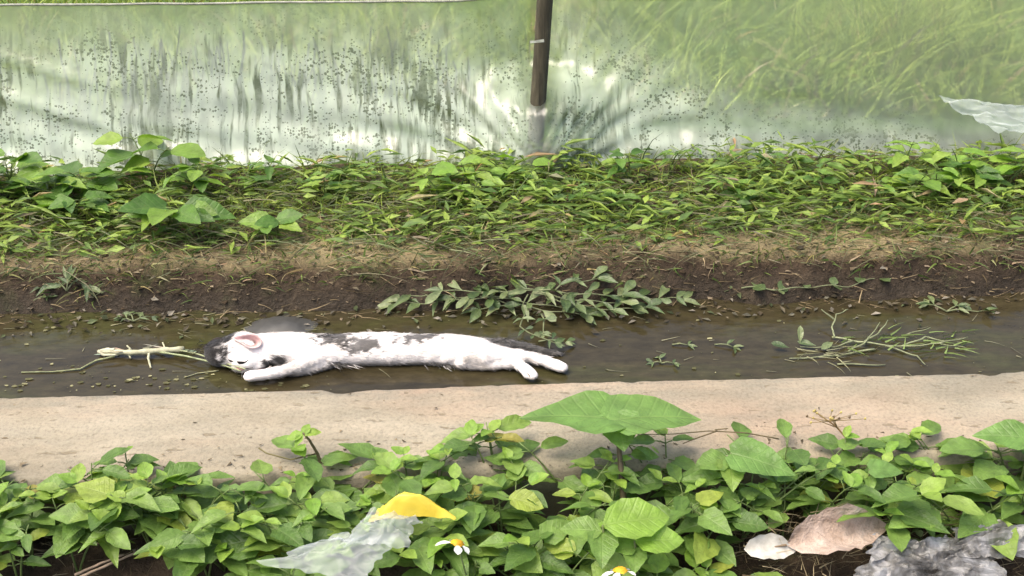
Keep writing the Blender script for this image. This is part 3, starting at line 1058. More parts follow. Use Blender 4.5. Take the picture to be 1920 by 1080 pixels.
# ---- trailing plant over the water edge (centre)
def trailing(name, label, runs, variants, L, step, mat_stem=(0.16, 0.18, 0.09), zlift=0.006, sub=1.0, cat='water weed', group=None, upright=0.35):
    """runs: lists of (px,py,z) stations of a creeping stem; leaves in pairs along it"""
    first = at(*runs[0][0])
    root = Vector((first.x, first.y, max(0.0, runs[0][0][2])))
    e = empty(name, root, label, cat, group)
    b = Buf()
    for run in runs:
        P = [at(px, py, z) for px, py, z in run]
        dense = []
        for i in range(len(P) - 1):
            m = max(2, int((P[i + 1] - P[i]).length / 0.012))
            for k in range(m):
                q = P[i].lerp(P[i + 1], k / m)
                q.z += 0.003 * math.sin(len(dense) * 0.9)
                q.y += 0.003 * math.sin(len(dense) * 0.6)
                dense.append(q)
        dense.append(P[-1])
        b.tube([q - root for q in dense], [0.0019 * (1 - 0.5 * i / len(dense)) for i in range(len(dense))], 5, mat_stem)
        acc = step * 0.5
        for i in range(1, len(dense)):
            acc += (dense[i] - dense[i - 1]).length
            if acc >= step or i == len(dense) - 1:
                acc = 0.0
                t = (dense[i] - dense[i - 1]).normalized()
                for s in (-1, 1):
                    if rnd.random() < 0.12:
                        continue
                    sv = Vector((-t.y, t.x, 0)) * s
                    d = t * rnd.uniform(0.2, 1.0) + sv * rnd.uniform(0.5, 1.1) + Vector((0, 0, rnd.uniform(0.0, upright)))
                    nn = Vector((rnd.gauss(0, 0.35), rnd.gauss(-0.35, 0.3), 1))
                    put_leaf(e, rnd.choice(variants), dense[i] + Vector((0, 0, 0.001)), d, nn, L * rnd.uniform(0.7, 1.25) * sub)
                if i == len(dense) - 1:
                    put_leaf(e, rnd.choice(variants), dense[i], t + Vector((0, 0, 0.2)), (0, -0.4, 1), L * 0.9)
    b.build('stem', M_STEM, e)
    return e


trailing('trailing_water_weed', 'grey-green trailing plant spreading over the water edge beyond the cat',
         [[(1010, 545, 0.04), (900, 560, 0.03), (810, 566, 0.02), (740, 570, 0.012)],
          [(1010, 545, 0.04), (940, 545, 0.045), (850, 560, 0.025)],
          [(1000, 550, 0.045), (1080, 572, 0.03), (1150, 582, 0.02), (1210, 576, 0.02)],
          [(1010, 545, 0.05), (1110, 552, 0.04), (1200, 556, 0.03), (1280, 562, 0.02)],
          [(990, 552, 0.04), (980, 575, 0.025), (1030, 582, 0.022), (1100, 590, 0.012)],
          [(1040, 545, 0.05), (1060, 530, 0.06), (1120, 522, 0.06)],
          [(900, 556, 0.03), (960, 570, 0.02), (900, 580, 0.015)], [(960, 552, 0.035), (890, 545, 0.045), (830, 545, 0.045)], [(1000, 548, 0.045), (1060, 560, 0.04), (1130, 566, 0.03), (1180, 570, 0.02)], [(930, 560, 0.03), (1000, 568, 0.03), (1060, 578, 0.02)], [(860, 560, 0.025), (800, 552, 0.03), (760, 556, 0.02)]],
         V_WET, 0.047, 0.033)
trailing('trailing_sprig', 'thin sprig with paired leaves reaching over the hind end of the cat',
         [[(985, 590, 0.02), (975, 612, 0.022), (1010, 632, 0.022), (1040, 643, 0.02)], [(1015, 590, 0.02), (1020, 602, 0.02), (1018, 628, 0.02)], [(1010, 640, 0.02), (1060, 642, 0.012)]],
         V_WET, 0.024, 0.03)
trailing('round_leaf_sprig', 'sprig of round grey leaves at the foot of the bank on the right',
         [[(1390, 540, 0.03), (1450, 542, 0.03), (1530, 538, 0.03), (1590, 535, 0.032), (1650, 522, 0.04)]],
         with_mat([leaf_mesh('leaf', 0.85, 'oval', 0, 0.05, 0.1)], M_WET), 0.030, 0.05)
trailing('bank_foot_plant', 'pale narrow-leaved plant rooted in the bank face at far left',
         [[(125, 545, 0.05), (110, 532, 0.055), (85, 536, 0.045)], [(125, 545, 0.05), (140, 530, 0.06), (165, 538, 0.05)], [(125, 545, 0.05), (128, 525, 0.07)]],
         V_WETL, 0.040, 0.02)
trailing('dark_foot_weed', 'dark leafy weed in the shaded water edge at far left',
         [[(60, 565, 0.02), (20, 560, 0.02), (-40, 566, 0.02)], [(60, 565, 0.02), (90, 556, 0.03)]],
         V_WET, 0.026, 0.03)
trailing('floating_weed_sprig', 'small floating weed sprig on the dark water left of the cat',
         [[(250, 602, 0.006), (225, 598, 0.006)], [(250, 602, 0.006), (285, 594, 0.006)], [(250, 602, 0.006), (245, 588, 0.006)]],
         V_WET, 0.018, 0.022, cat='floating weed')
trailing('floating_pair_sprig', 'sprig of pale oval leaves floating near the right edge',
         [[(1775, 584, 0.004), (1740, 571, 0.006)], [(1775, 584, 0.004), (1845, 582, 0.005)], [(1775, 584, 0.004), (1800, 574, 0.005)]],
         V_WET, 0.034, 0.05, cat='floating weed')
trailing('floating_leaf_cross', 'four-leaved sprig floating alone on the water right of the cat',
         [[(1240, 681, 0.003), (1225, 680, 0.004)], [(1240, 681, 0.003), (1262, 681, 0.004)], [(1240, 681, 0.003), (1236, 672, 0.004)]],
         V_WET, 0.018, 0.05, cat='floating weed')
trailing('floating_leaf_bits', 'few small leaf scraps floating between the cat and the grass clump',
         [[(1260, 646, 0.003), (1290, 647, 0.004)], [(1340, 646, 0.003), (1375, 651, 0.004)]], V_WETL, 0.022, 0.05, cat='floating weed')

# ---- floating grass clump on the right
root = at(1600, 640, 0.0)
e = empty('floating_grass_clump', root, 'clump of pale branching grass stems floating at the right', 'floating weed')
b = Buf()
GC = (0.20, 0.22, 0.12)
runs = [[(1565, 632, 0.008), (1560, 615, 0.02), (1568, 590, 0.03), (1590, 580, 0.03)], [(1565, 600, 0.022), (1540, 580, 0.025)],
        [(1560, 632, 0.006), (1620, 642, 0.012), (1690, 650, 0.010), (1760, 644, 0.010), (1812, 652, 0.006)],
        [(1620, 642, 0.012), (1650, 622, 0.02), (1665, 600, 0.03)], [(1590, 660, 0.004), (1625, 640, 0.016), (1650, 604, 0.02)],
        [(1690, 650, 0.008), (1735, 632, 0.014), (1775, 640, 0.01)], [(1660, 648, 0.010), (1720, 668, 0.006), (1735, 684, 0.003)],
        [(1700, 628, 0.012), (1745, 614, 0.018)], [(1760, 644, 0.01), (1815, 632, 0.012)], [(1640, 655, 0.006), (1560, 668, 0.004), (1480, 672, 0.003)],
        [(1570, 683, 0.003), (1660, 684, 0.003)], [(1600, 640, 0.01), (1560, 652, 0.006), (1500, 650, 0.005)]]
for run in runs:
    P = [at(*q) - root for q in run]
    den = []
    for i in range(len(P) - 1):
        for k in range(6):
            den.append(P[i].lerp(P[i + 1], k / 6) + Vector((0, 0.002 * math.sin(k + i), 0)))
    den.append(P[-1])
    c = rnd.uniform(0.8, 1.2)
    b.tube(den, [0.0023 * (1 - 0.6 * i / len(den)) for i in range(len(den))], 5, (GC[0] * c, GC[1] * c, GC[2] * c))
for k in range(26):
    p = at(rnd.uniform(1480, 1590), rnd.gauss(664, 9), rnd.uniform(0.002, 0.012)) - root
    th = rnd.gauss(0, 0.5)
    b.blade(p, (math.cos(th), math.sin(th), 0.1), rnd.uniform(0.025, 0.06), 0.0022, (rnd.gauss(0, 0.4), rnd.gauss(0, 0.4), -0.2), (0.24, 0.24, 0.13), 3)
for k in range(60):
    p = at(rnd.uniform(1570, 1810), rnd.gauss(640, 15), rnd.uniform(0.004, 0.015)) - root
    th = rnd.gauss(0.15, 0.4)
    b.blade(p, (math.cos(th), math.sin(th), 0.15), rnd.uniform(0.025, 0.055), 0.0038, (rnd.gauss(0, 0.4), rnd.gauss(0, 0.4), -0.2), (0.15, 0.21, 0.06), 3)
b.build('stem', M_STEM, e)
for px, py in [(1530, 648), (1500, 645), (1540, 655), (1480, 652)]:
    put_leaf(e, rnd.choice(V_WET), at(px, py, 0.01), (rnd.uniform(-1, 1), rnd.uniform(-.3, .3), 0.1), (0, -0.4, 1), 0.038)

# ---- pale dried stalk in front of the cat's head
root = at(260, 668, 0.0)
e = empty('dried_reed_stalk', root, 'pale dried reed stalk floating in front of the cat\'s head', 'reed')
b = Buf()
PC = (0.42, 0.41, 0.27)


def run_tube(run, r, col, n=6, taper=0.4):
    P = [at(*q) - root for q in run]
    den = []
    for i in range(len(P) - 1):
        for k in range(5):
            den.append(P[i].lerp(P[i + 1], k / 5))
    den.append(P[-1])
    b.tube(den, [r * (1 - taper * i / len(den)) * (1 + 0.15 * math.sin(i * 1.9)) for i in range(len(den))], n, col)


run_tube([(345, 655, 0.014), (300, 657, 0.014), (250, 661, 0.012), (215, 660, 0.010), (185, 660, 0.008)], 0.0065, PC, 8, 0.25)
run_tube([(215, 656, 0.014), (200, 655, 0.014), (184, 659, 0.010), (195, 666, 0.006), (222, 665, 0.006)], 0.0038, (0.48, 0.47, 0.33))
run_tube([(280, 660, 0.012), (278, 672, 0.008), (283, 690, 0.002)], 0.0030, PC)
run_tube([(240, 662, 0.010), (245, 672, 0.004)], 0.0024, PC)
run_tube([(310, 655, 0.016), (305, 642, 0.020)], 0.0022, PC)
run_tube([(245, 655, 0.016), (238, 648, 0.016)], 0.0022, PC)
run_tube([(300, 660, 0.013), (350, 668, 0.016), (410, 682, 0.016), (452, 696, 0.02)], 0.0022, (0.30, 0.34, 0.18))
run_tube([(310, 652, 0.013), (365, 662, 0.018), (420, 680, 0.02), (460, 692, 0.028)], 0.0020, (0.34, 0.37, 0.2))
run_tube([(215, 668, 0.006), (180, 676, 0.004), (150, 692, 0.003), (100, 697, 0.002), (40, 698, 0.002)], 0.0021, (0.22, 0.24, 0.12))
run_tube([(410, 695, 0.002), (370, 700, 0.002), (345, 708, 0.002)], 0.0014, (0.25, 0.25, 0.14))
for k in range(14):
    p = at(rnd.uniform(200, 350), 658 + rnd.gauss(0, 5), rnd.uniform(0.006, 0.016)) - root
    b.blade(p, (rnd.choice([-1, 1]), rnd.gauss(0, 0.3), rnd.uniform(-0.1, 0.15)), rnd.uniform(0.02, 0.07), rnd.uniform(0.003, 0.007), (0, rnd.gauss(0, 0.3), -0.15), (0.40 * rnd.uniform(0.6, 1.1), 0.38 * rnd.uniform(0.7, 1.0), 0.24), 4)
b.build('stem', M_STEM, e)

# ---- dark hump behind the cat's head, added in place of a water reflection
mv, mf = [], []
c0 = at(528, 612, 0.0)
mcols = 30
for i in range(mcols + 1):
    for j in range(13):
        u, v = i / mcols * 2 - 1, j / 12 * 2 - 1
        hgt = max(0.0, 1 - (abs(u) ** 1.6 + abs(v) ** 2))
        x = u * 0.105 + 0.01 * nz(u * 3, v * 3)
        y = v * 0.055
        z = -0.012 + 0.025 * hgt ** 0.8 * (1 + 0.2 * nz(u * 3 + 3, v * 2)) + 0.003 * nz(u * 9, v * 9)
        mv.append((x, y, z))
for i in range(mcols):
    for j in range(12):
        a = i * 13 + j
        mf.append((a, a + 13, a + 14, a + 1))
m, nt, out = newmat('reflection_grey')
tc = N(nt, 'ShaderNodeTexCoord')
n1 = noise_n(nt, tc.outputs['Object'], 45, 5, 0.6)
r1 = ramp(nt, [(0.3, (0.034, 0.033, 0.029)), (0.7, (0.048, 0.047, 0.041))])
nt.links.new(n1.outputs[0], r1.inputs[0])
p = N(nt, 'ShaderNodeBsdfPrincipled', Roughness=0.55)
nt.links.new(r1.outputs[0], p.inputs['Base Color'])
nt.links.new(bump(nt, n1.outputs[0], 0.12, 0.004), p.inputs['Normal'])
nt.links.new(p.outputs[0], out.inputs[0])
mud = link('reflection_hump', mesh('reflection_hump', mv, mf), m)
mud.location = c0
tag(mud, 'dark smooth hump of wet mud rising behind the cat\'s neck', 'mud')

# ------------------------------------------------------------------ the cat
def section_chain(bm, stations, n=16):
    """stations: (point, half width across, half height); closed tube of ellipses"""
    rings = []
    pts = [s[0] for s in stations]
    for i, (p, ra, rb) in enumerate(stations):
        t = (pts[min(i + 1, len(pts) - 1)] - pts[max(i - 1, 0)]).normalized()
        a = Vector((0, 0, 1)).cross(t)
        if a.length < 1e-3:
            a = Vector((0, 1, 0))
        a.normalize()
        c = t.cross(a)
        rings.append([bm.verts.new(p + a * math.cos(2 * math.pi * k / n) * ra + c * math.sin(2 * math.pi * k / n) * rb) for k in range(n)])
    for i in range(len(rings) - 1):
        for k in range(n):
            k2 = (k + 1) % n
            bm.faces.new((rings[i][k], rings[i][k2], rings[i + 1][k2], rings[i + 1][k]))
    for ring, s, d in ((rings[0], stations[0], -1), (rings[-1], stations[-1], 1)):
        j = 1 if d < 0 else len(pts) - 2
        t = (s[0] - pts[j]).normalized()
        tip = bm.verts.new(s[0] + t * min(s[1], s[2]) * 0.75)
        for k in range(n):
            k2 = (k + 1) % n
            f = (ring[k2], ring[k], tip) if d < 0 else (ring[k], ring[k2], tip)
            bm.faces.new(f)


def ellipsoid(bm, c, r, rot=None):
    M = Matrix.Translation(c) @ (rot.to_matrix().to_4x4() if rot else Matrix.Identity(4)) @ Matrix.Diagonal((r[0], r[1], r[2], 1))
    bmesh.ops.create_icosphere(bm, subdivisions=3, radius=1.0, matrix=M)


bm = bmesh.new()
S = lambda px, py, z, ra, rb: (at(px, py, z), ra, rb)
section_chain(bm, [S(472, 654, .028, .031, .028), S(505, 653, .027, .036, .031), S(540, 654, .025, .040, .033), S(580, 656, .023, .039, .032), S(625, 656, .022, .038, .030), S(680, 654, .022, .040, .031), S(735, 654, .022, .040, .031),
                   S(795, 655, .021, .036, .029), S(850, 657, .022, .039, .031), S(890, 660, .022, .034, .028), S(920, 664, .020, .026, .022), S(945, 667, .018, .018, .016)])
# far hind leg: thigh, hock, long foot pointing right
section_chain(bm, [S(872, 660, .030, .030, .024), S(915, 664, .028, .024, .020), S(955, 666, .024, .016, .014), S(990, 668, .020, .012, .011), S(1020, 676, .017, .0115, .010), S(1045, 686, .014, .014, .011), S(1060, 691, .012, .012, .009)])
# near hind leg: foot bent down towards the kerb
section_chain(bm, [S(862, 672, .016, .026, .020), S(905, 679, .014, .018, .015), S(945, 681, .015, .012, .011), S(970, 682, .018, .011, .010), S(982, 690, .019, .012, .010), S(992, 700, .018, .015, .010), S(1004, 706, .016, .012, .008)])
# near front leg reaching past the chin
section_chain(bm, [S(596, 670, .022, .022, .018), S(565, 684, .022, .014, .013), S(530, 695, .021, .0115, .011), S(497, 702, .019, .012, .011), S(472, 705, .018, .014, .011), S(460, 706, .017, .011, .009)])
# other front leg, mostly tucked under
section_chain(bm, [S(620, 676, .012, .018, .016), S(585, 689, .010, .013, .012), S(555, 696, .010, .012, .010), S(535, 698, .009, .009, .008)])
# head: skull, brow, cheek, muzzle, chin
hc = at(450, 656, 0.030)
ellipsoid(bm, hc, (0.050, 0.040, 0.033), Euler((0.2, 0, 0.25)))
ellipsoid(bm, at(420, 660, 0.026), (0.040, 0.036, 0.028))
ellipsoid(bm, at(462, 676, 0.026), (0.032, 0.022, 0.018))
ellipsoid(bm, at(455, 686, 0.016), (0.024, 0.017, 0.014))
ellipsoid(bm, at(482, 682, 0.018), (0.022, 0.016, 0.014))
# tail, lying behind the legs
section_chain(bm, [S(905, 650, .026, .020, .016), S(945, 646, .022, .014, .012), S(985, 651, .012, .012, .009), S(1020, 659, .007, .010, .007), S(1052, 664, .004, .006, .004)])
me = bpy.data.meshes.new('cat_raw')
bm.to_mesh(me)
bm.free()
tmp = bpy.data.objects.new('cat_raw', me)
COL.objects.link(tmp)
rm = tmp.modifiers.new('r', 'REMESH')
rm.mode = 'VOXEL'
rm.voxel_size = 0.0035
sm = tmp.modifiers.new('s', 'SMOOTH')
sm.factor = 0.5
sm.iterations = 7
dg = bpy.context.evaluated_depsgraph_get()
cat_me = bpy.data.meshes.new_from_object(tmp.evaluated_get(dg))
bpy.data.objects.remove(tmp)
cat_me.name = 'body'
cat_me.materials.clear()
CAT0 = at(700, 657, 0.0)
for v in cat_me.vertices:
    v.co -= CAT0
# toe grooves
TOES = [(at(1003, 706, .020), 3), (at(1060, 690, .016), 3), (at(458, 708, .020), 3)]

BLACK = (0.018, 0.016, 0.014)
GREY = (0.085, 0.080, 0.072)
WHITE = (0.86, 0.81, 0.765)
PINK = (0.60, 0.36, 0.32)
patches = [  # px, py, z, radii (x,y,z), colour, softness noise, strength
    (396, 656, 0.030, (0.050, 0.060, 0.06), BLACK, 0.9, 1.0),
    (425, 640, 0.045, (0.022, 0.03, 0.03), BLACK, 0.5, 0.9),
    (625, 637, 0.044, (0.042, 0.026, 0.022), BLACK, 1.9, 0.88),
    (680, 648, 0.046, (0.032, 0.022, 0.020), BLACK, 2.2, 0.85),
    (785, 636, 0.044, (0.050, 0.018, 0.018), BLACK, 1.8, 0.85),
    (930, 640, 0.030, (0.034, 0.025, 0.022), GREY, 1.0, 0.9),
    (985, 650, 0.012, (0.075, 0.030, 0.022), GREY, 0.4, 1.0),
    (1035, 662, 0.006, (0.035, 0.016, 0.012), BLACK, 0.7, 0.8),
    (515, 681, 0.024, (0.028, 0.018, 0.018), BLACK, 0.7, 0.95),
    (625, 686, 0.012, (0.028, 0.012, 0.012), GREY, 1.2, 0.8),
    (830, 684, 0.008, (0.022, 0.012, 0.012), GREY, 1.2, 0.8),
    (486, 692, 0.010, (0.012, 0.010, 0.010), PINK, 0.4, 0.7),
]
patches = [(at(px, py, z) - CAT0, r, c, s, k) for px, py, z, r, c, s, k in patches]


def fur_col(p):
    c = Vector(WHITE) * (0.97 + 0.06 * nz(p.x * 40, p.y * 40, p.z * 40))
    c = c.lerp(Vector((0.42, 0.36, 0.27)), 0.30 * sstep(0.05, 0.45, nz(p.x * 22 + 4, p.y * 30, p.z * 30)))
    # grubby, water-stained underside
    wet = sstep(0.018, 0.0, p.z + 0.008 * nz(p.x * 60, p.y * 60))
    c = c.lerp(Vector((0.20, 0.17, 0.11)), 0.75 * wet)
    for pc, r, col, s, k in patches:
        d = p - pc
        if abs(d.x) > r[0] * 1.9 or abs(d.y) > r[1] * 1.9 or abs(d.z) > r[2] * 1.9:
            continue
        q = math.sqrt((d.x / r[0]) ** 2 + (d.y / r[1]) ** 2 + (d.z / r[2]) ** 2)
        q += 0.35 * s * nz(p.x * 75, p.y * 75 + 3, p.z * 75) + 0.26 * s * nz(p.x * 120, p.y * 260, p.z * 260)
        f = k * sstep(1.08, 0.78, q)
        if f > 0:
            c = c.lerp(Vector(col), f)
    return c


def fur_material():
    m, nt, out = newmat('fur')
    a = N(nt, 'ShaderNodeVertexColor', layer_name='tint')
    tc = N(nt, 'ShaderNodeTexCoord')
    mp = N(nt, 'ShaderNodeMapping')
    mp.inputs['Scale'].default_value = (0.35, 1, 1)
    nt.links.new(tc.outputs['Object'], mp.inputs[0])
    n1 = noise_n(nt, mp.outputs[0], 260, 4, 0.6)
    r1 = ramp(nt, [(0.3, 0.86), (0.7, 1.06)])
    nt.links.new(n1.outputs[0], r1.inputs[0])
    c = mixc(nt, 1.0, a.outputs[0], r1.outputs[0], 'MULTIPLY')
    p = N(nt, 'ShaderNodeBsdfPrincipled', Roughness=0.8)
    p.inputs['Specular IOR Level'].default_value = 0.15
    p.inputs['Sheen Weight'].default_value = 0.25
    nt.links.new(c, p.inputs['Base Color'])
    nt.links.new(bump(nt, n1.outputs[0], 0.5, 0.003), p.inputs['Normal'])
    nt.links.new(p.outputs[0], out.inputs[0])
    return m


M_FUR = fur_material()
ca = cat_me.color_attributes.new('tint', 'FLOAT_COLOR', 'POINT')
buf = []
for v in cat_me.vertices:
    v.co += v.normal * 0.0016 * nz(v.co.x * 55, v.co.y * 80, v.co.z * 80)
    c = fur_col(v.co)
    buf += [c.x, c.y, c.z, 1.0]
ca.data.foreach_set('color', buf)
cat = empty('cat', CAT0, 'white cat with black patches lying stretched out in the ditch water', 'cat')
cat_body = link('body', cat_me, M_FUR, cat)

# coat: short tapered hairs combed back from the head
cat_me.calc_loop_triangles()
hb = Buf()
tris = [(t.vertices[:], t.area) for t in cat_me.loop_triangles]
cum, tot = [], 0.0
for t, ar in tris:
    tot += ar
    cum.append(tot)
import bisect
headx = (at(500, 656, 0.03) - CAT0).x
for i in range(24000):
    k = bisect.bisect(cum, rnd.random() * tot)
    if k >= len(tris):
        continue
    va, vb, vc = tris[k][0]
    r1_, r2_ = rnd.random(), rnd.random()
    if r1_ + r2_ > 1:
        r1_, r2_ = 1 - r1_, 1 - r2_
    A, B, C = (cat_me.vertices[q] for q in (va, vb, vc))
    p = A.co + (B.co - A.co) * r1_ + (C.co - A.co) * r2_
    if p.z < -0.002:
        continue
    nrm = (A.normal + B.normal + C.normal).normalized()
    flow = Vector((1, -0.15, -0.25)) if p.x > headx else Vector((0.9, 0.2, 0.1))
    flow += Vector((rnd.gauss(0, 0.25), rnd.gauss(0, 0.35), rnd.gauss(0, 0.35)))
    wfl = 0.25 * nz(p.x * 30, p.y * 30, p.z * 30)
    tang = (flow - nrm * flow.dot(nrm))
    if tang.length < 1e-3:
        continue
    tang.normalize()
    d = (tang + nrm * (0.26 + wfl)).normalized()
    paw = min((p - (at(1060, 690, .016) - CAT0)).length, (p - (at(460, 706, .02) - CAT0)).length, (p - (at(1000, 703, .02) - CAT0)).length)
    ln = rnd.uniform(0.006, 0.014) * (0.35 if paw < 0.04 else 1.0) * (0.7 if p.x < headx else 1.0)
    col = fur_col(p) * rnd.uniform(0.96, 1.04)
    side = d.cross(nrm).normalized() * rnd.uniform(0.00035, 0.0006)
    q1 = p + d * ln * 0.55
    q2 = q1 + (d - nrm * 0.35).normalized() * ln * 0.45
    hb.add([p - side, p + side, q1 + side * 0.8, q1 - side * 0.8, q2], [(0, 1, 2, 3), (3, 2, 4)], tuple(col))
# wet clotted wisps at the armpit, groin and rump
for (px, py, z, n, dx, dy, L, col) in [(622, 682, .014, 26, 0.9, -0.8, 0.030, GREY), (640, 686, .008, 8, 0.9, -0.7, 0.030, WHITE), (830, 682, .012, 24, 0.6, -0.9, 0.022, GREY), (845, 686, .008, 6, 0.7, -0.6, 0.022, WHITE),
                                       (930, 640, .04, 34, 1.0, 0.15, 0.034, GREY), (960, 650, .024, 26, 1.0, 0.0, 0.034, GREY), (1010, 656, .010, 22, 1.0, -0.05, 0.034, BLACK), 
                                       (600, 628, .056, 18, 0.9, 0.3, 0.018, BLACK), (400, 645, .045, 40, -0.7, 0.2, 0.016, BLACK), (375, 658, .02, 26, -0.8, 0.0, 0.018, BLACK)]:
    for k in range(n):
        p = at(px + rnd.gauss(0, 14), py + rnd.gauss(0, 3), z) - CAT0
        d = Vector((dx + rnd.gauss(0, 0.25), dy + rnd.gauss(0, 0.3), rnd.gauss(-0.05, 0.12)))
        c = Vector(col) * rnd.uniform(0.6, 1.3)
        c = Vector((min(c.x, 0.8), min(c.y, 0.76), min(c.z, 0.7)))
        hb.blade(p, d, L * rnd.uniform(0.6, 1.1), 0.0016, (rnd.gauss(0, 0.3), rnd.gauss(0, 0.3), -0.1), tuple(c), 3)
coat = hb.build('coat_hair', M_FUR, cat_body)
tag(coat, kind='stuff')

# ear (cup with a pink hollow), turned up towards the viewer
def ear(px, py, z, sx, sy, rotz, tilt, inner, outer):
    c = at(px, py, z) - CAT0
    vs_, fs, cs = [], [], []
    nr_, na = 7, 18
    for i in range(nr_ + 1):
        t = i / nr_
        for k in range(na):
            a = 2 * math.pi * k / na
            pt = 1.0 + (0.75 * max(0, math.cos(a)) ** 4)         # pointed towards local +X
            x = math.cos(a) * t * sx * pt
            y = math.sin(a) * t * sy * (1 - 0.35 * max(0, math.cos(a)))
            zz = 0.016 * t * t - 0.004 - 0.005 * max(0, -math.cos(a)) * t
            vs_.append(Vector((x, y, zz)))
            f = sstep(0.15, 0.65, t)
            cs.append(tuple(Vector(inner[0]).lerp(Vector(inner[1]), f)) if t < 0.86 else tuple(Vector(inner[1]).lerp(Vector(outer), 0.8)))
    for i in range(nr_):
        for k in range(na):
            k2 = (k + 1) % na
            fs.append((i * na + k, (i + 1) * na + k, (i + 1) * na + k2, i * na + k2))
    M = Euler(tilt).to_matrix() @ Matrix.Rotation(rotz, 3, 'Z')
    vs_ = [M @ v + c for v in vs_]
    me = mesh('ear', vs_, fs, cs)
    o = link('ear', me, M_SKIN, cat)
    so = o.modifiers.new('t', 'SOLIDIFY')
    so.thickness = 0.0018
    so.offset = -1
    return o


M_SKIN = tint_mat('cat_skin', 0.6, 0.12, 0.3)
ear(472, 642, 0.055, 0.021, 0.0145, R(168), (R(38), 0, 0), ((0.16, 0.10, 0.09), (0.60, 0.38, 0.36)), (0.72, 0.56, 0.53))
ear(408, 648, 0.040, 0.018, 0.012, R(165), (R(10), R(-35), 0), ((0.03, 0.02, 0.02), (0.05, 0.035, 0.03)), (0.02, 0.018, 0.016))


bvh = BVHTree.FromPolygons([v.co.copy() for v in cat_me.vertices], [p.vertices[:] for p in cat_me.polygons])


def surf_pts(pxs, lift):
    """points of the cat's skin nearest to the given spots"""
    out = []
    for (px, py) in pxs:
        d = ray(px, py).normalized()
        hit = bvh.ray_cast(cam.location - CAT0, d)
        if hit[0] is not None:
            out.append(hit[0] + hit[1] * lift)
    return out


b = Buf()
P = surf_pts([(444, 678), (449, 680), (455, 680), (460, 679), (466, 675)], 0.0002)
b.tube(P, [0.0010, 0.0030, 0.0026, 0.0014, 0.0006], 6, (0.012, 0.010, 0.009))
b.build('eye', M_DRY, cat_body)
b = Buf()
P = surf_pts([(428, 674), (433, 677), (438, 677)], 0.0002)
b.tube(P, [0.0008, 0.0022, 0.0008], 6, (0.03, 0.026, 0.022))
b.build('brow_mark', M_DRY, cat_body)
b = Buf()
for k in range(9):
    w0 = at(458 + rnd.uniform(-6, 6), 687, 0.02) - CAT0
    b.blade(w0, (rnd.uniform(-1, 0.2), rnd.uniform(-0.9, -0.3), rnd.uniform(-0.1, 0.3)), rnd.uniform(0.02, 0.04), 0.0006, (0, 0, -0.2), (0.75, 0.72, 0.66), 3)
b.build('whiskers', M_DRY, cat_body)
b = Buf()
P = surf_pts([(452, 690), (462, 691), (474, 689)], 0.0001)
if len(P) == 3:
    b.tube(P, [0.0005, 0.0011, 0.0005], 5, (0.10, 0.06, 0.05))
    b.build('mouth', M_DRY, cat_body)
b = Buf()
P = surf_pts([(444, 689), (450, 692), (457, 693)], 0.0004)
if len(P) == 3:
    b.tube(P, [0.0015, 0.004, 0.0015], 8, (0.50, 0.28, 0.25))
    b.build('nose', M_DRY, cat_body)
for line in ([(985, 698), (992, 703), (994, 708)], [(998, 699), (1006, 703), (1010, 707)], [(975, 700), (980, 706), (982, 710)], [(1062, 682), (1068, 688), (1072, 693)], [(1048, 690), (1056, 695), (1060, 700)]):
    P = surf_pts(line, 0.0002)
    if len(P) == 3:
        b = Buf()
        b.tube(P, [0.0006, 0.0012, 0.0005], 5, (0.22, 0.17, 0.13))
        b.build('toe_crease', M_DRY, cat_body)

# ------------------------------------------------------------------ foreground weeds
def near(px, py, z):
    p = at(px, py, z)
    return p


ROWS = []
for row, (y, h, n) in enumerate([(1.405, 0.118, 25), (1.35, 0.112, 25), (1.295, 0.10, 24), (1.24, 0.095, 23), (1.185, 0.095, 21), (1.13, 0.09, 19)]):
    for k in range(n):
        ROWS.append((-110 + (k + 0.5 * (row % 2)) * 2140 / n + rnd.uniform(-30, 30), y + rnd.gauss(0, 0.012), h))
for (px, y, h) in ROWS:
    x = atY(px, 930, y).x
    # bare soil bottom left; litter bottom right; wrapper in the middle; gap towards the kerb
    if 20 < px < 470 and y < 1.30 + 0.02 * (px < 260):
        continue
    if px > 1370 and y < 1.315:
        continue
    if px > 1300 and y > 1.37:
        h *= 0.85
    if 560 < px < 880 and 1.12 < y < 1.25:
        continue
    if 350 < px < 470 and y > 1.37:
        continue
    z = ground_z(x, y)
    ns = rnd.choice([2, 3, 3])
    lean = 0.012 if y > 1.38 else 0.0
    st = [((rnd.gauss(0, 0.05), lean + rnd.gauss(0.0, 0.03), (h + 0.03) * rnd.uniform(0.72, 1.05)), rnd.choice([2, 2, 3])) for _ in range(ns)]
    where = ('against the kerb' if y > 1.38 else 'in the second row from the kerb' if y > 1.31 else 'in the middle of the mat' if y > 1.24 else 'near the bottom of the picture')
    beside = ('at the far left' if px < 250 else 'left of the budding shoot' if px < 560 else 'above the yellow wrapper' if px < 880 and y > 1.2 else 'beside the wrapper' if px < 1000 else
              'under the tall plant' if px < 1330 else 'right of the tall plant' if px < 1650 else 'at the far right')
    weed('creeping_weed', Vector((x, y, z)), st, V_FORE, rnd.choice([0.040, 0.050, 0.058, 0.066, 0.078]) * rnd.uniform(0.9, 1.1), 'low toothed-leaf weed ' + where + ', ' + beside, 'low weeds in the mat before the kerb',
         top=V_YOUNG, pet=0.30)

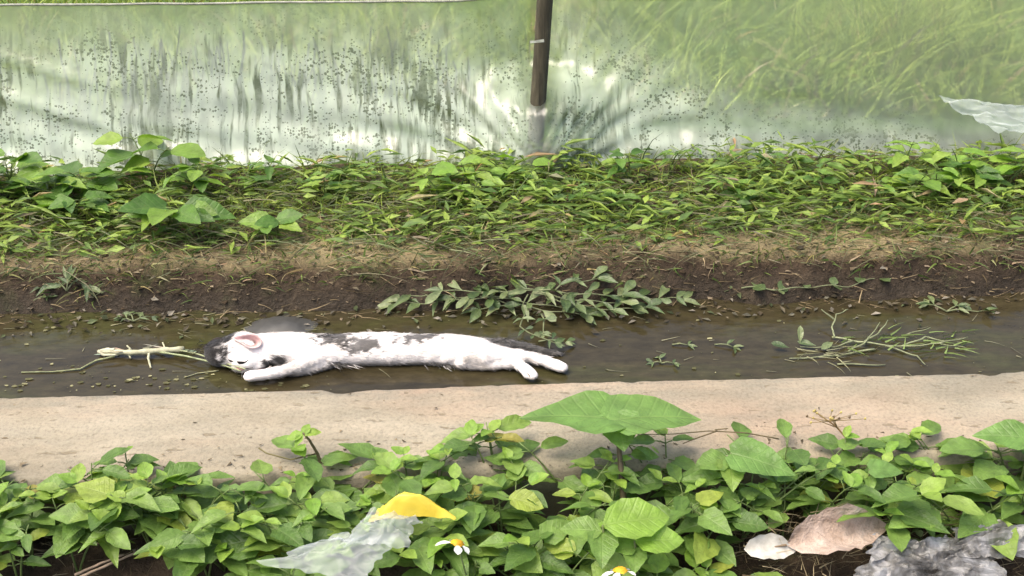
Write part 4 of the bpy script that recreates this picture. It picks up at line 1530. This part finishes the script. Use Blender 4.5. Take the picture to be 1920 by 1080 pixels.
# ---- tall broad leaf standing over the kerb
BIG = [leaf_mesh('leaf', 0.75, 'heart', 0.02, 0.10, 0.3, nt_=12), leaf_mesh('leaf', 0.95, 'heart', 0.02, 0.06, 0.2, nt_=12)]
V_BIG = with_mat(BIG, M_BIG)
root = Vector((atY(1165, 870, 1.32).x, 1.32, ground_z(0.2, 1.32)))
e = empty('tall_broadleaf_plant', root, 'tall plant with big pale green leaves held up in front of the kerb', 'weed')
b = Buf()
hub = at(1157, 800, 0.17)
b.tube([(0, 0, 0), (hub - root) * 0.5 + Vector((0.012, 0, 0)), hub - root], [0.0065, 0.0055, 0.0035], 8, (0.075, 0.06, 0.03))
b.build('stem', M_STEM, e)
put_leaf(e, V_BIG[0], hub + Vector((-0.012, 0, 0.012)), (1.0, 0.16, 0.05), (-0.05, 0.08, 1), 0.155, wide=1.15)
put_leaf(e, V_BIG[0], hub + Vector((0.012, 0, 0.010)), (-1.0, 0.22, 0.10), (0.05, 0.08, 1), 0.170, wide=1.0)
put_leaf(e, V_BIG[1], hub + Vector((0, 0.02, 0.014)), (0.10, -1.0, -0.35), (0.0, -0.4, 1), 0.070, wide=1.2)

# other large single leaves in the mat
for (px, py, z, L, dx, dy, lab) in [
        (1370, 850, 0.13, 0.105, 1.0, -0.5, 'weed with one large dark green leaf right of the tall plant'),
        (1930, 822, 0.15, 0.085, -1.0, 0.25, 'weed with a blurred pale leaf cut by the right edge'),
        (1630, 880, 0.12, 0.055, 1.0, -0.1, 'weed with a pale pointed leaf right of the dark leaf'),
        (1130, 985, 0.12, 0.105, 1.0, 0.15, 'weed with a big yellow-green leaf near the lower middle'),
        (330, 1010, 0.06, 0.075, 0.7, -0.7, 'three-leaved weed at the edge of the bare soil, lower left'),
        (1190, 1015, 0.10, 0.075, 1.0, 0.0, 'weed with a bright oval leaf above the white flower')]:
    hub = at(px, py, z)
    root = Vector((hub.x + 0.01, hub.y + 0.01, ground_z(hub.x, hub.y)))
    e = empty('large_leaf_weed', root, lab, 'weed')
    b = Buf()
    b.tube([(0, 0, 0), (hub - root) * 0.6 + Vector((0.006, 0, 0)), hub - root], [0.003, 0.0025, 0.0018], 6, (0.12, 0.15, 0.05))
    b.build('stem', M_STEM, e)
    V = V_YOUNG if 'yellow' in lab or 'bright' in lab else (V_BIG if 'blurred' in lab or 'dark' in lab else V_FORE)
    put_leaf(e, V[0] if len(V) == 2 else V[2], hub, (dx, dy, 0.05), (0, -0.25, 1), L, wide=1.0)
    put_leaf(e, rnd.choice(V_FORE), hub - Vector((0, 0, 0.012)), (-dx, dy * 0.6, 0.1), (0.1, -0.15, 1), L * 0.6)
    put_leaf(e, rnd.choice(V_FORE), hub - Vector((0, 0, 0.014)), (-0.1, -1, -0.1), (0.1, -0.15, 1), L * 0.6)

# ---- shoot with a curled bud tip
root = Vector((atY(600, 880, 1.37).x, 1.37, -0.02))
e = empty('budding_shoot', root, 'upright dark shoot with small curled tip leaves over the kerb', 'weed')
b = Buf()
T = [at(605, 880, 0.07), at(595, 850, 0.10), at(580, 825, 0.13), at(568, 812, 0.145)]
b.tube([Vector((0, 0, 0))] + [q - root for q in T], [0.004, 0.0036, 0.003, 0.0024, 0.0018], 6, (0.10, 0.085, 0.04))
b.tube([T[1] - root, at(545, 862, 0.11) - root, at(500, 850, 0.12) - root, at(485, 840, 0.125) - root], 0.0013, 5, (0.14, 0.12, 0.05))
b.build('stem', M_STEM, e)
for k, (dx, dy, dz, L) in enumerate([(-1, 0, -0.2, 0.03), (-0.5, -0.5, -0.4, 0.024), (0.9, 0.2, 0.1, 0.03), (0.3, 0.6, 0.3, 0.022)]):
    put_leaf(e, rnd.choice(V_YOUNG), T[3] - Vector((0, 0, 0.003)), (dx, dy, dz), (0, -0.4, 1), L)
for k, (dx, dy) in enumerate([(1, -0.3), (-1, -0.2), (0.8, 0.5), (-0.9, 0.4)]):
    put_leaf(e, rnd.choice(V_FORE), T[0] + Vector((0, 0, 0.002)), (dx, dy, 0.1), (0, -0.45, 1), 0.06)

# ---- dry umbel and dry twig over the kerb
root = Vector((atY(1590, 830, 1.39).x, 1.385, -0.02))
e = empty('dry_seed_head', root, 'dry yellowish seed head on a thin forked stalk before the kerb', 'weed')
b = Buf()
T = [at(1585, 820, 0.10), at(1570, 802, 0.115), at(1555, 790, 0.125)]
b.tube([Vector((0, 0, 0))] + [q - root for q in T], [0.0022, 0.002, 0.0017, 0.0012], 6, (0.16, 0.10, 0.04))
for k in range(16):
    q = at(1562 + rnd.gauss(0, 28), 782 + rnd.gauss(0, 5), 0.128 + rnd.gauss(0, 0.006)) - root
    b.tube([T[2 if k % 3 else 1] - root, q], [0.0008, 0.0005], 4, (0.20, 0.14, 0.05))
    b.tube([q - Vector((0, 0, 0.002)), q, q + Vector((0.001, 0, 0.003))], [0.0008, 0.0024, 0.0006], 6, (0.42, 0.34, 0.11) if k % 4 else (0.09, 0.06, 0.03))
b.build('stem', M_STEM, e)
root = at(1460, 823, 0.11)
e = empty('dry_twig', root, 'thin dry twig lying across the weed tops right of the tall plant', 'twig')
b = Buf()
for run in ([(1460, 823, .10), (1400, 812, .115), (1330, 808, .12), (1260, 814, .115), (1195, 815, .115)], [(1345, 808, .12), (1305, 822, .11), (1280, 832, .10)], [(1340, 806, .12), (1365, 803, .122)]):
    P = [at(*q) - root for q in run]
    den = []
    for i in range(len(P) - 1):
        for k in range(4):
            den.append(P[i].lerp(P[i + 1], k / 4))
    den.append(P[-1])
    b.tube(den, [0.0013 * (1 - 0.5 * i / len(den)) for i in range(len(den))], 5, (0.13, 0.10, 0.05))
b.build('branch', M_STEM, e)

for k, (px, py, lab) in enumerate([(1480, 1048, 'low weed in front of the large dead leaf'), (1340, 1040, 'low weed left of the bleached dead leaf'), (1560, 1075, 'weed at the bottom edge below the dead leaf')]):
    hub = at(px, py, 0.05)
    weed('creeping_weed', Vector((hub.x, hub.y, ground_z(hub.x, hub.y))), [((rnd.gauss(0, 0.04), rnd.gauss(0, 0.02), rnd.uniform(0.05, 0.08)), 2) for _ in range(2)], V_FORE, 0.055, lab, 'low weeds in the mat before the kerb')
# ---- small-leaved pale plant above the litter on the right
for k, (px, py, lab) in enumerate([(1690, 960, 'pale small-leaved plant above the crumpled grey plastic'), (1790, 955, 'tufted small-leaved plant at the right above the grey plastic')]):
    hub = at(px, py, 0.06)
    root = Vector((hub.x, hub.y, ground_z(hub.x, hub.y)))
    weed('small_leaf_plant', root, [((rnd.gauss(0, 0.035), rnd.gauss(0, 0.02), rnd.uniform(0.05, 0.08)), 4) for _ in range(5)], with_mat(OVAL, M_WET if k == 0 else M_FORE), 0.019, lab, None, stem_r=0.0012)


# ---- white daisies
def daisy(px, py, z, s, label, tiltv):
    c = at(px, py, z)
    root = Vector((c.x + 0.01, c.y + 0.015, ground_z(c.x, c.y)))
    e = empty('daisy', root, label, 'flower')
    b = Buf()
    b.tube([(0, 0, 0), (c - root) * 0.6 + Vector((0.008, 0, 0)), c - root - Vector((0, 0, 0.004))], [0.0016, 0.0014, 0.0012], 5, (0.13, 0.18, 0.06))
    b.build('stem', M_STEM, e)
    nrm = Vector(tiltv).normalized()
    ax = nrm.cross(Vector((0, 1, 0))).normalized()
    ay = nrm.cross(ax)
    for k in range(5):
        th = 2 * math.pi * k / 5 + 0.3 + rnd.gauss(0, 0.18)
        d = ax * math.cos(th) + ay * math.sin(th) - nrm * 0.15
        put_leaf(e, rnd.choice(V_PETAL), c + d * s * 0.25, d, nrm, s * rnd.uniform(0.6, 1.05), 'petal', wide=rnd.uniform(0.8, 1.25))
    b = Buf()
    rings = []
    for i in range(6):
        a = i / 5 * math.pi / 2
        rings.append((math.cos(a) * s * 0.40, math.sin(a) * s * 0.24))
    vs_, fs = [], []
    for i, (r, h) in enumerate(rings):
        for k in range(14):
            th = 2 * math.pi * k / 14
            rr = r * (1 + 0.16 * math.sin(k * 5 + i * 3))
            vs_.append(c - root + ax * math.cos(th) * rr + ay * math.sin(th) * rr + nrm * (h - 0.1 * s + 0.03 * s * math.sin(k * 3 + i * 2)))
    for i in range(5):
        for k in range(14):
            fs.append((i * 14 + k, i * 14 + (k + 1) % 14, (i + 1) * 14 + (k + 1) % 14, (i + 1) * 14 + k))
    b.add(vs_, fs, (0.72, 0.38, 0.02))
    b.build('flower_disc', M_STEM, e)


mp_, nt, out = newmat('petal')
tc = N(nt, 'ShaderNodeTexCoord')
n1 = noise_n(nt, tc.outputs['Object'], 6, 3)
r1 = ramp(nt, [(0.3, (0.70, 0.70, 0.64)), (0.7, (0.82, 0.82, 0.78))])
nt.links.new(n1.outputs[0], r1.inputs[0])
leafy(nt, out, r1.outputs[0], 0.5, 0.3)
V_PETAL = with_mat([leaf_mesh('petal', 0.55, 'spoon', 0, 0.12, 0.3), leaf_mesh('petal', 0.5, 'spoon', 0, 0.15, 0.5)], mp_)
daisy(858, 1017, 0.115, 0.026, 'small white daisy with a yellow centre below the yellow wrapper', (0.25, 0.45, 1))
daisy(1163, 1068, 0.115, 0.027, 'white daisy with an orange-yellow centre at the bottom edge', (0.0, 0.55, 1))

# ------------------------------------------------------------------ litter
def plastic(name, stops, trans, rough, alpha=0.0, nscale=14):
    m, nt, out = newmat(name)
    tc = N(nt, 'ShaderNodeTexCoord')
    n1 = noise_n(nt, tc.outputs['Object'], nscale, 6, 0.65, 0.5)
    r1 = ramp(nt, stops)
    nt.links.new(n1.outputs[0], r1.inputs[0])
    p = N(nt, 'ShaderNodeBsdfPrincipled', Roughness=rough)
    nt.links.new(r1.outputs[0], p.inputs['Base Color'])
    n2 = noise_n(nt, tc.outputs['Object'], 60, 5, 0.6, 1.0)
    nt.links.new(bump(nt, n2.outputs[0], 0.2, 0.006), p.inputs['Normal'])
    t = N(nt, 'ShaderNodeBsdfTranslucent')
    nt.links.new(r1.outputs[0], t.inputs[0])
    mx = N(nt, 'ShaderNodeMixShader')
    mx.inputs[0].default_value = trans
    nt.links.new(p.outputs[0], mx.inputs[1])
    nt.links.new(t.outputs[0], mx.inputs[2])
    last = mx.outputs[0]
    if alpha > 0:
        tr = N(nt, 'ShaderNodeBsdfTransparent')
        m2 = N(nt, 'ShaderNodeMixShader')
        m2.inputs[0].default_value = alpha
        nt.links.new(last, m2.inputs[1])
        nt.links.new(tr.outputs[0], m2.inputs[2])
        last = m2.outputs[0]
    nt.links.new(last, out.inputs[0])
    return m


def crumple(name, corners, nu, nv, amp, freq, mat, parent, seed, bulge=0.0, cut=0.0, smooth=True):
    """crumpled sheet spanned between four world corners (a,b along the far side, c,d along the near side)"""
    a, b_, c, d = corners
    vs_, fs = [], []
    for i in range(nu + 1):
        for j in range(nv + 1):
            u, v = i / nu, j / nv
            p = a.lerp(b_, u).lerp(d.lerp(c, u), v)
            q = Vector((u * freq + seed, v * freq * 0.8 + seed * 2, seed))
            rid = 1 - abs(noise.noise(q)) * 2.2
            rid2 = 1 - abs(noise.noise(q * 2.3)) * 2.2
            hgt = amp * (rid * 0.7 + rid2 * 0.4) + bulge * math.sin(math.pi * u) * math.sin(math.pi * v)
            edge = 1 + cut * noise.noise(Vector((u * 6 + v * 6, seed, 3)))
            ctr = (a + b_ + c + d) / 4
            p = ctr + (p - ctr) * edge
            p += Vector((amp * 0.6 * noise.noise(q * 1.5 + Vector((5, 0, 0))), amp * 0.6 * noise.noise(q * 1.5 + Vector((9, 0, 0))), hgt))
            vs_.append(p - parent.location)
    for i in range(nu):
        for j in range(nv):
            k = i * (nv + 1) + j
            fs.append((k, k + nv + 1, k + nv + 2, k + 1))
    return link(name, mesh(name, vs_, fs), mat, parent, smooth)


root = at(700, 1010, 0.05)
e = empty('plastic_wrapper', root, 'crumpled plastic wrapper with a yellow top and clear white body in the weeds', 'wrapper')
M_YEL = plastic('yellow_plastic', [(0.3, (0.72, 0.53, 0.04)), (0.7, (0.84, 0.68, 0.10))], 0.3, 0.35)
M_CLR = plastic('white_plastic', [(0.3, (0.55, 0.60, 0.60)), (0.7, (0.76, 0.80, 0.79))], 0.45, 0.22, 0.58)
crumple('yellow_panel', (at(722, 950, 0.115), at(815, 950, 0.115), at(858, 974, 0.112), at(690, 976, 0.112)), 24, 16, 0.007, 3.0, M_YEL, e, 1.3, 0.036, 0.10)
crumple('white_body', (at(690, 958, 0.122), at(790, 976, 0.115), at(765, 1030, 0.10), at(640, 1025, 0.10)), 34, 34, 0.010, 3.2, M_CLR, e, 5.7, 0.014, 0.2)
crumple('clear_tail', (at(640, 1005, 0.10), at(740, 1010, 0.10), at(680, 1100, 0.07), at(490, 1060, 0.06)), 40, 34, 0.009, 3.4, M_CLR, e, 8.1, 0.010, 0.25)

flap = crumple('loose_flap', (atY(1750, 186, FILM_Y - 0.03), atY(2040, 215, FILM_Y - 0.03), atY(2040, 262, FILM_Y - 0.09), atY(1870, 250, FILM_Y - 0.09)), 60, 24, 0.014, 4.5,
               plastic('flap_plastic', [(0.3, (0.55, 0.62, 0.60)), (0.7, (0.80, 0.87, 0.83))], 0.35, 0.2, 0.62), film, 3.3, 0.0, 0.10)
root = at(1820, 1040, 0.02)
e = empty('crumpled_plastic_bag', root, 'crumpled grey-white plastic bag lying in the bottom right corner', 'plastic bag')
M_GREY = plastic('grey_plastic', [(0.36, (0.035, 0.033, 0.03)), (0.47, (0.19, 0.185, 0.175)), (0.57, (0.36, 0.36, 0.36)), (0.72, (0.54, 0.55, 0.56))], 0.25, 0.35, 0.2, nscale=16)
crumple('bag_top', (at(1790, 992, 0.045), at(1990, 990, 0.045), at(2010, 1055, 0.02), at(1770, 1055, 0.02)), 34, 26, 0.014, 4.2, M_GREY, e, 2.2, 0.018, 0.2, False)
crumple('bag_fold', (at(1640, 1015, 0.03), at(1830, 1010, 0.03), at(1900, 1110, 0.0), at(1600, 1100, 0.0)), 40, 32, 0.013, 5.6, M_GREY, e, 7.4, 0.008, 0.22, False)

root = at(1590, 1010, 0.04)
e = empty('dead_leaf', root, 'large dry pinkish-grey dead leaf lying on the soil at lower right', 'leaf')
m, nt, out = newmat('dead_leaf')
tc = N(nt, 'ShaderNodeTexCoord')
n1 = noise_n(nt, tc.outputs['Object'], 5, 5, 0.6)
r1 = ramp(nt, [(0.3, (0.24, 0.17, 0.12)), (0.55, (0.40, 0.31, 0.25)), (0.75, (0.52, 0.43, 0.36))])
nt.links.new(n1.outputs[0], r1.inputs[0])
leafy(nt, out, r1.outputs[0], 0.75, 0.1, bump(nt, n1.outputs[0], 0.5, 0.05))
V_DEAD = with_mat([leaf_mesh('blade', 0.42, 'oval', 0.06, 0.5, 0.05, nt_=12, wav=0.09)], m)
put_leaf(e, V_DEAD[0], at(1475, 1022, 0.035), (1, 0.16, 0.06), (0, -0.6, 1), 0.175, 'blade')
b = Buf()
b.tube([at(1475, 1022, 0.037) - root, at(1440, 1026, 0.03) - root, at(1400, 1018, 0.03) - root], [0.002, 0.0018, 0.0014], 5, (0.30, 0.22, 0.14))
b.build('leaf_stalk', M_DRY, e)
root = at(1440, 1032, 0.02)
e = empty('pale_dead_leaf', root, 'bleached dead leaf beside the large dry one at lower right', 'leaf')
m2, nt, out = newmat('bleached_leaf')
tc = N(nt, 'ShaderNodeTexCoord')
n1 = noise_n(nt, tc.outputs['Object'], 6, 5, 0.6)
r1 = ramp(nt, [(0.3, (0.36, 0.34, 0.29)), (0.7, (0.58, 0.56, 0.50))])
nt.links.new(n1.outputs[0], r1.inputs[0])
leafy(nt, out, r1.outputs[0], 0.7, 0.15)
put_leaf(e, with_mat([leaf_mesh('blade', 0.5, 'oval', 0.05, 0.35, 0.1, nt_=10, wav=0.08)], m2)[0], at(1395, 1030, 0.03), (1, -0.05, 0.02), (0.1, -0.6, 1), 0.085, 'blade')

# straw and crumbs between the weeds (uncountable)
b = Buf()
for i in range(1150):
    px = rnd.choice([rnd.uniform(1380, 1980), rnd.uniform(-60, 560), rnd.uniform(1250, 1980), rnd.uniform(1350, 1980), rnd.uniform(0, 1920)])
    py = rnd.uniform(960, 1110)
    p = at(px, py, 0.0)
    p.z = ground_z(p.x, p.y) + (rnd.uniform(0.002, 0.012) if px < 1300 else rnd.uniform(0.002, 0.075))
    p = at(px, py, p.z)
    th = rnd.gauss(0.2, 0.7)
    c = rnd.random() ** 1.6
    b.blade(p, (math.cos(th), math.sin(th), rnd.uniform(-0.05, 0.3)), rnd.uniform(0.015, 0.08), rnd.uniform(0.001, 0.0026), (rnd.gauss(0, 0.5), rnd.gauss(0, 0.5), -0.2), (0.09 + 0.38 * c, 0.065 + 0.32 * c, 0.035 + 0.2 * c), 3)
for i in range(1300):
    px, py = rnd.uniform(-80, 2000), rnd.uniform(950, 1110)
    p = at(px, py, -0.02)
    z = ground_z(p.x, p.y)
    p = at(px, py, z)
    r = rnd.uniform(0.001, 0.0045)
    c = rnd.random() ** 2.2
    q = [Vector((p.x + rnd.gauss(0, r), p.y + rnd.gauss(0, r), z + rnd.uniform(0, r * 1.3))) for _ in range(4)]
    b.add(q, [(0, 1, 2), (0, 2, 3), (0, 3, 1), (1, 3, 2)], (0.04 + 0.35 * c, 0.03 + 0.31 * c, 0.02 + 0.24 * c))
for i in range(420):
    x = rnd.uniform(-1.6, 1.8)
    y = KERB_Y0 + abs(rnd.gauss(0, 0.05)) if rnd.random() < 0.75 else rnd.uniform(KERB_Y0, KERB_Y1 - 0.02)
    if y > KERB_Y1 - 0.02:
        continue
    r = rnd.uniform(0.0008, 0.0028)
    c = rnd.random() ** 2
    z = KERB_TOP
    q = [Vector((x + rnd.gauss(0, r * 1.6), y + rnd.gauss(0, r), z + rnd.uniform(0, r * 1.3))) for _ in range(4)]
    b.add(q, [(0, 1, 2), (0, 2, 3), (0, 3, 1), (1, 3, 2)], (0.05 + 0.2 * c, 0.038 + 0.16 * c, 0.024 + 0.1 * c))
st_ = b.build('soil_litter', M_DRY, None, False)
tag(st_, 'straw and crumbs strewn over the soil between the near weeds', 'litter', None, 'stuff')

for run, lab in (([(150, 1082, 0.0), (205, 1058, 0.005), (262, 1033, 0.012)], 'longer pale dry stick on the bare soil at lower left'),
                 ([(140, 1078, -0.005), (190, 1056, 0.004), (232, 1040, 0.008)], 'shorter dry stick beside the longer one at lower left')):
    P = [at(*q) for q in run]
    e = empty('dry_stick', P[0], lab, 'stick')
    b = Buf()
    den = [P[0].lerp(P[1], k / 5) for k in range(5)] + [P[1].lerp(P[2], k / 5) for k in range(6)]
    b.tube([q - P[0] + Vector((0.001 * math.sin(i * 2.1), 0, 0)) for i, q in enumerate(den)], [0.0024 * (1 + 0.12 * math.sin(i * 1.7)) * (1 - 0.3 * i / 11) for i in range(len(den))], 7, (0.33, 0.25, 0.18))
    b.build('shaft', M_DRY, e)
